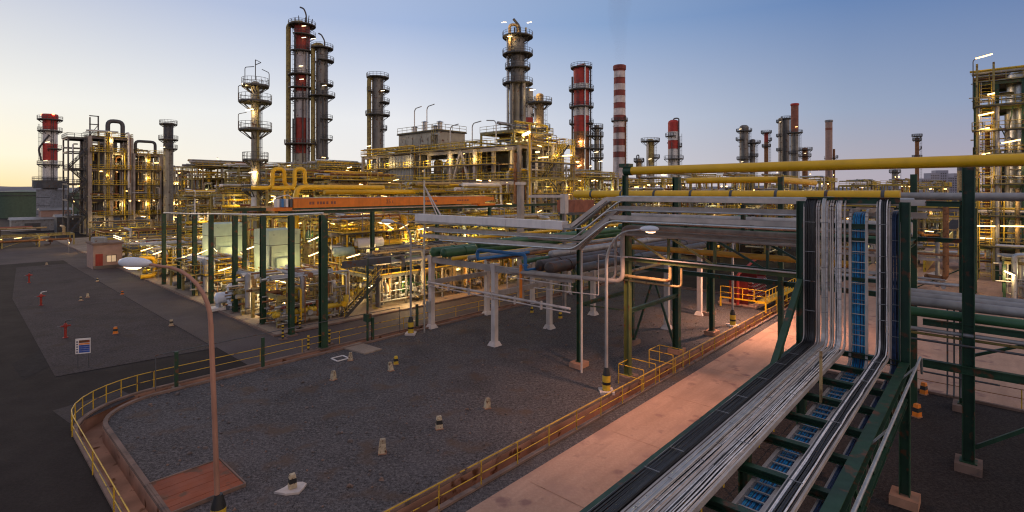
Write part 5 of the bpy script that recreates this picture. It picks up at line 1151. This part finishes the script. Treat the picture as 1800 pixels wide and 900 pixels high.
for x, y in ((9.4, .5), (18.6, .5), (27.8, .5), (37, .5), (45.8, .5), (.2, 12), (9.4, 12), (18.6, 12), (27.8, 12)): inst(c, (x, y, 0))
# mast with stays at the left end of the white tray
u, v = 27.5, 35.2
t = thing('mast', 'thin grey mast with two white stays over the left tray end', 'mast', (u, v, 0))
MB().tube((0, 0, 0), (0, 0, 13.8), .07, 8).build('pole', 'galv', t); b = MB(); b.tube((0, 0, 12.4), (0, -2.4, 9.7), .06, 6); b.tube((.1, 0, 12.2), (.3, -1.5, 9.7), .05, 6); b.build('stay', 'whitecon', t)
b = MB(); b.rail([(-.4, .4), (-.4, -.4), (.4, -.4), (.4, .4)], 13.0, .04, .9, .8); b.box(-.4, .4, -.4, .4, 12.95, 13); b.build('crow_nest', 'railyellow', t)
# ---------------------------------------------------------------- lit front plant
LA = 430
FR = [  # u, v, du, dv, levels, seed, label
 (19.8, 45.6, 6.4, 5.5, [2.9], 51, 'low lit piping block between the corner post and the next green post', dict(roof=False, npipes=40, nvert=18, vess=1, valves=8, dots=0, heavy=.35)),
 (29.6, 45.8, 18, 6.0, [3.4], 52, 'raised dark machine deck with a yellow stair in front of the plant', dict(npipes=20, nvert=22, vess=3, valves=10, dots=0, stair=[(-4.2, -.2, .1, 3.4)], colw=.4, beams='darkgrey', pipem=['darkgrey', 'pipegrey', 'galv', 'shell', 'tan'], top=2.4)),
 (48.5, 46.0, 14, 6.0, [3.4, 7.0], 53, 'piping frame behind the white concrete portals', dict(npipes=26, nvert=18, vess=2, valves=6, dots=3, heavy=.5)),
 (19.6, 53.0, 9.6, 5.0, [2.4], 54, 'low yellow railed piping in front of the near light cabinet', dict(roof=False, npipes=34, nvert=14, vess=1, valves=8, dots=0)),
 (30.4, 54.0, 9.4, 6.0, [3.6, 7.2], 55, 'yellow frame with dense railings right of the near cabinet', dict(npipes=26, nvert=20, vess=2, valves=8, dots=0, top=.8)),
 (41.0, 54.0, 10, 6.0, [3.6, 7.4], 56, 'yellow frame with dense railings under the crane middle', dict(npipes=26, nvert=20, vess=2, valves=8, dots=0)),
 (52.2, 54.0, 10.5, 6.0, [3.8, 7.8], 57, 'lit frame under the right end of the crane girder', dict(npipes=26, nvert=20, vess=2, valves=6, dots=2)),
 (19.6, 66.5, 6.0, 9.5, [2.4], 58, 'low lit piping between the two light cabinets', dict(npipes=24, nvert=16, vess=1, valves=8, dots=0)),
 (31.0, 64.0, 12.5, 7.0, [4.0, 8.2], 59, 'yellow frame one row behind, right of the near cabinet', dict(npipes=26, nvert=20, vess=2, valves=6, dots=0)),
 (45.5, 64.0, 14, 7.0, [4.0, 8.4], 60, 'orange lit frame in the second row under the crane', dict(npipes=26, nvert=20, vess=2, valves=6, dots=2, pipem=['rustpipe', 'orange', 'tan', 'yellow', 'galv'])),
 (19.8, 84.5, 8.5, 8.5, [2.6], 61, 'low lit piping left of the far light cabinet', dict(npipes=24, nvert=16, vess=1, valves=8, dots=0)),
 (30.5, 79.0, 13, 8.0, [4.0, 8.0], 62, 'dim frame to the right of the far light cabinet', dict(npipes=24, nvert=18, vess=2, valves=6, dots=2, pipem=['rustpipe', 'tan', 'red', 'pipegrey', 'steelyellow'])),
 (20.0, 97.0, 14, 9.0, [2.8], 63, 'low lit piping beyond the farthest green posts', dict(npipes=26, nvert=18, vess=2, valves=8, dots=0)),
 (36.0, 94.0, 15, 8.0, [4.0, 8.0], 64, 'dark red lit frame behind the light cabinets', dict(npipes=26, nvert=18, vess=2, valves=6, dots=3, pipem=['rustpipe', 'tan', 'red', 'brick', 'steelyellow'])),
]
FU = []
for u, v, du, dv, lv, sd, lb, kw in FR:
    t = unit('process_unit', 'plant unit', lb, u, v, du, dv, lv, sd, rt=.055, lampe=LA, railm='railyellow', **{**kw, 'npipes': int(kw['npipes']*2.2), 'nvert': int(kw['nvert']*3), 'valves': kw['valves']*2, 'heavy': kw.get('heavy', .3)*.75}, walks=[1.7, lv[-1]+.05]+([lv[0]+.05, lv[0]+2.0] if len(lv) > 1 else []) if sd not in (51, 52, 54) else [])
    FU.append((t, u, v, du, dv))
# compressor sets, white vessel and barrels on the machine deck
t = thing('vessel', 'white horizontal vessel with a yellow pipe end above the machine deck', 'vessel', (31.8, 52.9, 0))
MB().hcyl((1.6, 0, 6.0), 3.2, .62, 'x').build('shell', 'white', t); MB().hcyl((-1.4, .4, 5.2), 2.2, .5, 'x').build('shell', 'cabgreen', t); MB().tube((3.4, 0, 5.9), (6.6, 0, 5.9), .3, 12).build('pipe', 'yellow', t)
for x in (.4, 2.6): MB().box(x-.12, x+.12, -.5, .5, .1, 5.5).build('saddle', 'steelyellow', t)
MB().box(-1.5, -1.2, .1, .7, .1, 4.8).build('saddle', 'steelyellow', t)
for k, (x, lb) in enumerate(((32.6, 'left greenish barrel shaped compressor on the machine deck'), (35.0, 'middle greenish barrel shaped compressor on the machine deck'), (39.0, 'right greenish barrel shaped compressor on the machine deck'))):
    t = thing('compressor', lb, 'compressor', (x, 47.0, 3.44), 'compressors on the machine deck')
    b = MB(); b.sweep([(0, -.9, .95), (0, -.85, .95), (0, -.7, .95), (0, 1.5, .95), (0, 1.7, .95)], [.3, .62, .78, .78, .4], 18); b.build('casing', 'cabgreen', t)
    b = MB(); b.sweep([(0, -1.0, .95), (0, -.86, .95)], .34, 14); b.mi = 1; b.sweep([(0, -1.03, .95), (0, -.99, .95)], .14, 10); b.build('end_plate', ['white', 'black'], t)
    MB().box(-.8, .8, -.8, 1.5, 0, .3).build('bed', 'darkgrey', t); MB().box(-1.2, 1.2, -.4, 1.0, 2.2, 2.5).build('frame', 'darkgrey', t)
    for sx in (-1.1, 1.1): MB().box(sx-.08, sx+.08, -.1, .1, 0, 2.2).build('stand', 'darkgrey', t)
t = thing('concrete_piers', 'round concrete piers under the machine deck', 'piers', (29.6, 45.8, 0))
for k in range(7): MB().lathe([(.5, .1), (.5, 3.1), (0, 3.1)], 16, 1.5+k*2.5, 1.6+(k % 2)*1.3).build('pier', 'concrete', t)
backlight(t, [(1.5, -1.2, 2.6), (6, -1.4, 2.6), (11, -1.4, 2.6), (16, -1.2, 2.5)], 120, (1, .48, .08))
# light green cabinets
for u, v, du, dv, h, lb in ((25.4, 61, 3.7, 4.2, 7.4, 'large pale green equipment cabinet right, nearer to the stair'), (25.2, 78.5, 4.2, 4.4, 7.4, 'large pale green equipment cabinet left, farther from the stair')):
    t = thing('equipment_cabinet', lb, 'cabinet', (u, v, 0), 'pale green equipment cabinets')
    MB().box(0, du, 0, dv, 2.0, h).build('body', 'cabgreen', t)
    MB().box(-.02, du+.02, -.02, dv+.02, h-1.75, h-1.69).build('seam', 'darkgrey', t)
    MB().box(du*.06, du*.92, -.05, -.005, 2.2, h-2.6).build('door', 'cabgreen', t); MB().box(du*.2, du*.75, -.35, -.05, 3.0, 4.2).build('control_box', 'cabgreen', t)
    MB().tube((du*.05, -.12, .1), (du*.05, -.12, h-1.8), .07, 6).build('conduit', 'darkgrey', t); MB().tube((du*.98, -.14, .1), (du*.98, -.14, h-.6), .06, 6).build('conduit', 'darkgrey', t)
    for x in (.15, .85): MB().lathe([(.1, 0), (.1, .05)], 10).build('lifting_eye', 'darkgrey', t, (x*du, -.06, h-.5)).rotation_euler = (PI/2, 0, 0)
    for x in (.2, du-.2):
        for y in (.2, dv-.2): MB().box(x-.15, x+.15, y-.15, y+.15, .1, 2.0).build('leg', 'steelyellow', t)
    b = MB(); b.rail([(-1.3, dv+.6), (-1.3, -1.2), (du+.8, -1.2)], 2.03, .06, 1.1, 1.2); b.box(-1.35, du+.8, -1.25, -.02, 1.9, 2.0); b.build('walkway', 'railyellow', t)
    backlight(t, [(-.9, -1.0, 1.2), (du*.6, -1.8, 3.4), (-1.7, dv*.6, 3.6)], 120, (1, .78, .36))
t = thing('cooler_box', 'ochre box unit between the near cabinet and corner post', 'box unit', (30.6, 60.8, 0))
MB().box(0, 2.6, 0, 2.6, 2.6, 5.0).build('body', 'tan', t); b = MB(); b.rail([(-.3, 2.7), (-.3, -.9), (3, -.9)], 2.6, .06, 1.1, 1.2); b.build('railing', 'railyellow', t); MB().box(-.4, 3.0, -1, 2.7, 2.5, 2.597).build('deck', 'grating', t)
for x in (0, 2.5): MB().box(x, x+.2, .1, .3, .1, 2.5).build('leg', 'steelyellow', t)
# skid tanks on the pavement behind the lamp
u, v = G(368, 548)
t = thing('tank_skid', 'small white horizontal tank on a low skid behind the street lamp', 'tank', (u+.4, v, 0))
MB().hcyl((1.2, 0, 1.25), 1.9, .55, 'x').build('shell', 'headwhite', t); MB().box(-.4, 2.9, -.7, .7, .1, .35).build('skid', 'white', t)
for x in (.4, 2.0): MB().box(x-.1, x+.1, -.45, .45, .35, .85).build('saddle', 'grey', t)
u, v = G(404, 545)
t = thing('upright_tank', 'grey upright cylinder tank beside the small white skid tank', 'tank', (u+.5, v, 0))
MB().lathe([(.75, .5), (.75, 2.4), (.6, 2.6), (0, 2.7)], 18).build('shell', 'headwhite', t); MB().lathe([(.85, 0), (.85, .5), (.75, .5)], 18).build('base', 'darkgrey', t)
# photo lamps: poles with tilted fluorescent tubes
LP = [(207, 416, 90), (247, 422, 88), (258, 438, 72), (278, 444, 70), (304, 417, 90), (324, 451, 66), (338, 435, 76), (355, 443, 70), (378, 438, 70), (395, 473, 58), (427, 447, 60), (423, 402, 84), (437, 437, 64), (497, 495, 52), (482, 511, 50), (538, 503, 52), (552, 420, 60), (553, 446, 58), (520, 394, 66), (480, 353, 85), (495, 355, 85),
      (645, 373, 64), (542, 372, 68), (618, 391, 64), (672, 393, 64), (685, 398, 62), (710, 398, 64), (744, 402, 66), (740, 442, 60), (731, 451, 60), (621, 450, 55), (688, 446, 57), (652, 503, 53.5), (705, 496, 57), (579, 391, 64), (121, 424, 100), (206, 419, 95)]
rnd = random.Random(77)
for i, (px, py, Y) in enumerate(LP):
    u, v, z = PU(px, py, Y)
    t, a, c, du, dv = min(FU, key=lambda q: max(q[1]-u, u-q[1]-q[3], 0)**2+max(q[2]-v, v-q[2]-q[4], 0)**2)
    tubelamp(t, (u-a, v-c, z), rnd.choice((.0, -.05, .12, PI/2)) if i % 3 else -R(47.5), 1.35, pole=z-.1, m='tube' if i % 4 else 'tubewhite', tilt=rnd.choice((.38, .3, -.36, .2)), r=.065, e=90 if i % 2 else 0)
# ---------------------------------------------------------------- white elbow and red boxes at the crane's right end
t = thing('insulated_pipe', 'white insulated square duct bend between crane and yellow pipes', 'duct', (0, 0, 0))
p, q = at_(928, 345, 52), at_(992, 345, 52)
b = MB(); b.beam((p[0], p[1], p[2]), (q[0], q[1], q[2]), .4, .26); b.beam((q[0], q[1], q[2]+.2), (q[0], q[1], q[2]-1.7), .55, .6); b.build('duct', 'whitecon', t)
MB().hcol(q[0], q[1], .1, q[2]-1.7, .3).build('post', 'concrete', t)
t = thing('white_column', 'pale concrete column standing at the right end of the crane', 'column', (*at_(915, 350, 56)[:2], 0)); MB().box(-.28, .28, -.28, .28, 0, 12.6).build('column', 'concrete', t); MB().box(-.4, .4, -.4, .4, 12.6, 12.9).build('capital', 'whitecon', t)
t = thing('container', 'dark red container seen below the left end of the yellow pipe', 'container', (*at_(1010, 365, 60)[:2], 0))
MB().box(0, 4, 0, 2.5, 9.5, 10.9).build('body', 'brick', t); MB().box(0, 4, .1, 2.4, 9.2, 9.49).build('floor', 'darkgrey', t)
for x in (.2, 3.5): MB().box(x, x+.3, .2, .5, 0, 9.2).build('leg', 'green', t); MB().box(x, x+.3, 2.0, 2.3, 0, 9.2).build('leg', 'green', t)
# ---------------------------------------------------------------- right background
RB = [(935, 92, 14, 5, [4, 8, 12.5], 71, 'ochre lit frame right of the white duct bend', 160), (1005, 100, 16, 6, [5, 9.5, 14.6], 72, 'frame with a row of lamps under the red and white column', 260),
      (1075, 118, 16, 6, [5, 9.5, 13.4], 73, 'dim frame at the foot of the slender banded chimney', 200), (1150, 135, 18, 7, [5, 10, 14], 74, 'dim frame below the yellowish column', 200),
      (1215, 150, 20, 7, [5, 10, 15.5], 75, 'flat roofed grey frame right of the short banded stack', 120), (1290, 165, 18, 7, [5, 10, 16], 76, 'frame at the foot of the grey far column', 300),
      (1365, 160, 18, 7, [5, 10, 15.5], 77, 'lit frame at the foot of the brick red far chimney', 300), (1440, 150, 18, 7, [5, 9, 14.6], 78, 'lit frame at the foot of the pale pinkish chimney', 300),
      (1520, 140, 16, 6, [4, 8, 13.4], 79, 'low lit frame under the long yellow pipe, right of centre', 240), (1590, 150, 16, 6, [4, 8, 13.8], 80, 'low lit frame under the thin far column', 260), (1655, 135, 14, 6, [4, 8.4, 13], 81, 'low frame beside the right tower frame', 200),
      (1130, 88, 14, 5, [4, 8.2, 10.8], 82, 'dark frame behind the thick yellow pipe', 100), (1240, 92, 16, 5, [4, 8, 10.6], 83, 'dark frame behind the grey insulated pipe', 100), (1345, 96, 16, 5, [4, 8, 10.8], 84, 'dark frame behind the left riser column', 110), (1480, 92, 14, 5, [4, 7.6, 10.2], 85, 'dark frame seen between the riser cables', 100)]
for px, Y, du, dv, lv, sd, lb, e in RB:
    u, v = puv(px, Y)
    unit('process_unit', 'plant unit', lb, u, v, du, dv, lv, sd, npipes=46, nvert=40, vess=4, valves=2, dots=18, rt=.10, heavy=.5, lampe=e*.8, colw=.35, lampm='dot', walks=[z+.1 for z in lv], solid=[(du*.1, du*.5, dv*.6, dv, .2, lv[-2], 'pipebrown'), (du*.6, du*.95, dv*.5, dv, .2, lv[1], 'darkgrey')], pipem=['pipegrey', 'tan', 'galv', 'shell', 'rustpipe', 'steelyellow'])
# right hand tower frame
t = unit('reactor_frame', 'frame', 'tall yellow and dark green tower frame at the right edge', 95, 1.6, 14, 8, [4.6, 8.6, 12.8, 16.7, 23.2, 26.6], 91, colm='green', colw=.5, beams='olive', bh=.5, npipes=60, nvert=44, vess=0, valves=3, dots=0, rt=.085, rz=-PI/2, heavy=.4, walks=(4.65, 8.65, 12.85, 16.75, 20, 23.25), railm='steelyellow', solid=[(2.6, 8, 5, 7.6, .2, 16.5, 'darkgrey')])
for x, r, z1, m in ((4.4, 1.35, 27.5, 'clad'), (8.6, 1.9, 28.5, 'shelltan')):
    drum(t, x, 3.2, r, 5, z1, m)
MB().hcol(2.1, .1, 0, 26.4, .4, .06).build('column', 'green', t)
MB().beam((2.3, -.1, 12.8), (3.6, -.1, 23), .16).build('brace', 'green', t); MB().beam((2.4, -.1, 20.5), (3.6, -.1, 17), .12).build('brace', 'green', t); MB().beam((2.4, -.1, 5), (4.4, -.1, 12.6), .16).build('brace', 'green', t)
MB().ladder(.95, -.3, .2, 26.6, 0, -1, 1.2, .08, False, .45).build('ladder', 'railyellow', t)
c = None
for x, y in ((.1, -.9), (1.75, -.9)): MB().box(x-.12, x+.12, y-.12, y+.12, 0, 29).build('column', 'steelyellow', t)
MB().path([(-.3, -.9, 23), (-.3, -.9, 29.6), (.4, -.9, 29.8)], .06, .3, 5).build('lamp_post', 'darkgrey', t)
for p, a, L in (((.8, -1.1, 29.9), 0, 1.7), ((1.5, -1.1, 24.8), 0, .7), ((1.0, -1.1, 22.2), 0, 1.5), ((.7, -1.1, 20.2), 0, 1.3), ((1.0, -1.1, 16.9), .2, .8), ((3.4, -1.1, 18.4), 0, 1.8), ((1.2, -1.1, 11.2), 0, 1.5), ((1.0, -1.1, 7.3), 0, 1.8), ((3.6, -1.1, 7.4), 0, 2.4), ((1.0, -1.1, 5.7), 0, 1.2)):
    tubelamp(t, p, a, L, tilt=.2 if p[2] > 9 else .02, r=.11, e=22 if p[2] < 25 else 15, col=(1, .66, .22))
backlight(t, [(3.8, -1.5, 22), (4.2, -1.5, 15), (3.5, -1.6, 10.5), (1.2, -1.8, 20), (1.2, -1.8, 14), (1.2, -1.8, 6.5)], 45, (1, .66, .25))
t = unit('process_unit', 'plant unit', 'pump piping with a silver arch at the foot of the right tower frame', 80, -1.0, 12, 5, [4.2], 92, npipes=20, nvert=14, vess=2, valves=8, dots=0, rt=.07, rz=-PI/2, lampe=160, colm='green', roof=False, pipem=['galv', 'darkgrey', 'pipegrey', 'bluegreen', 'white'])
MB().path([(.8, -.8, .1), (.8, -.8, 5.0), (9, -.8, 5.2)], .26, .5, 10).build('silver_arch', 'clad', t)
b = MB(); b.sweep([(3.5, -1.6, .9), (3.5, -1.5, .9), (3.5, 0, .9)], [.3, .5, .5], 14); b.build('motor', 'bluepipe', t); light(t, (.2, -1.5, 2.6), 260, (1, .7, .3)); tubelamp(t, (.4, -1.2, 3.0), .4, .9, tilt=-.5, r=.09)
# right low structures behind the riser
t = unit('pipe_bridge', 'rack', 'concrete and steel pipe bridge crossing behind the right green column', 78, 18.5, 17, 4, [4.2, 10.0], 93, colm='green', colw=.4, beams='concrete', npipes=12, nvert=3, vess=0, valves=0, dots=1, rt=.07, rz=-PI/2, pipem=['pipegrey', 'galv', 'concrete', 'rustpipe'], heavy=.8)
t = unit('pipe_bridge', 'rack', 'low rusty pipe bridge farther back at the right', 104, 20, 22, 5, [3.4, 8], 94, colm='concrete', colw=.5, beams='concrete', npipes=16, nvert=5, vess=1, valves=0, dots=3, rt=.08, rz=-PI/2, pipem=['rustpipe', 'brick', 'pipegrey', 'tan'], heavy=.8, lampe=120)
P = [G(1625, 478), G(1652, 418)]
b = MB(); b.box(0, math.dist(*P), -.15, .15, 0, 1.7); solo(b, 'barrier_wall', 'railyellow', 'yellow painted low wall running away at the right', 'wall', (*P[0], 0))
u, v = G(1642, 492); b = MB()
rnd = random.Random(3)
b.sweep([(0, 0, 0), (0, 0, .3), (0, 0, .7), (0, 0, 1.0)], [1.3, 1.2, .8, .2], 9); b.v = [(x+rnd.uniform(-.18, .18), y+rnd.uniform(-.18, .18), z+rnd.uniform(-.05, .1)) for x, y, z in b.v]
solo(b, 'rubble_heap', 'whitecon', 'pale rubble heap at the end of the yellow low wall', 'rubble', (u, v, 0))
P = at_(1640, 442, 95)
b = MB(); b.tube((0, 0, 0), (0, -14, 0), .28, 12)
for k in range(5): b.box(-.15, .15, -k*3-.6, -k*3-.3, -P[2]+.0, -.2)
solo(b, 'pipeline', 'clad', 'shiny silver pipe lying low across the far right ground', 'pipe', P)
# ---------------------------------------------------------------- far left: tanks, sheds, low racks
for px, Y, r, zt, lb, m in ((38, 235, 9.4, 11.4, 'large dark green storage tank at the left edge', 'tankgreen'), (126, 250, 8.6, 11.0, 'dark green storage tank behind the left chimney', 'tankgreen')):
    X, _, _ = PW(px, 335, Y); t = thing('storage_tank', lb, 'tank', (X, Y, 0), world=True)
    b = MB(); b.lathe([(r, 0), (r, zt), (r*.98, zt+.1), (0, zt+.9)], 36); b.build('shell', m, t); b = MB(); b.lathe([(r*1.01, zt-1.6), (r*1.05, zt-1.55), (r*1.05, zt-1.4), (r*1.01, zt-1.35)], 36); b.lathe([(r*1.01, zt-.2), (r*1.03, zt-.15), (r*1.03, zt+.1), (r*.99, zt+.12)], 36); b.build('wind_girder', 'darkgrey', t)
for px, py, du, dv, h, m, lb in ((20, 408, 14, 6, 3.4, 'grey', 'long low grey shed at the left edge below the green tank'), (72, 405, 7, 6, 6, 'pinkwall', 'pinkish block house left of the chimney base'), (100, 410, 5, 5, 4.5, 'darkgrey', 'dark machine house in front of the chimney base')):
    u, v = G(px, py); t = thing('shed', lb, 'shed', (u, v, 0)); MB().box(0, du, 0, dv, 0, h).build('wall', m, t)
    b = MB(); b.hexa([(-.4, -.4, h), (du+.4, -.4, h), (du+.4, dv+.4, h), (-.4, dv+.4, h), (-.4, dv*.45, h+.7), (du+.4, dv*.45, h+.7), (du+.4, dv*.55, h+.7), (-.4, dv*.55, h+.7)]); b.build('roof', 'pipegrey', t)
    MB().box(du*.2, du*.45, -.04, -.005, .1, 2.4).build('door', 'darkgrey', t)
t = unit('pipe_rack', 'rack', 'long low brown pipe rack crossing at the far left edge', -20, 150, 40, 5, [2.6], 95, npipes=26, nvert=8, vess=0, valves=2, dots=3, rt=.09, pipem=['rustpipe', 'pipebrown', 'tan', 'pipegrey', 'brick'], heavy=.6, roof=False, lampe=60)
# ---------------------------------------------------------------- town blocks far right
rnd = random.Random(12)
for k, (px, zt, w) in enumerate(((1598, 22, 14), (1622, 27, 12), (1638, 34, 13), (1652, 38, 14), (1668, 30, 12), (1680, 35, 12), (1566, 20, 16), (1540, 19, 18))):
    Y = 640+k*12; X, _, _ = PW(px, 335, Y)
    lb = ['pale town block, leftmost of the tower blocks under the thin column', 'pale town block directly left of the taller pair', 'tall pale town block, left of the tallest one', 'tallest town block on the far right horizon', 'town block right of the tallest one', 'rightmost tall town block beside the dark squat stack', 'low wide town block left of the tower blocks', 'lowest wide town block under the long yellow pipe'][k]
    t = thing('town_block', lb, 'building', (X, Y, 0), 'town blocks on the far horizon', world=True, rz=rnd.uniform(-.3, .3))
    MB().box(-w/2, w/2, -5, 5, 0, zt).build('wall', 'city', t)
    b = MB(); z = 3
    while z < zt-2:
        for x in range(int(w/2.4)): b.box(-w/2+.8+x*2.4, -w/2+2.1+x*2.4, -5.06, -5.003, z, z+1.5)
        z += 3
    b.build('windows', 'darkgrey', t)
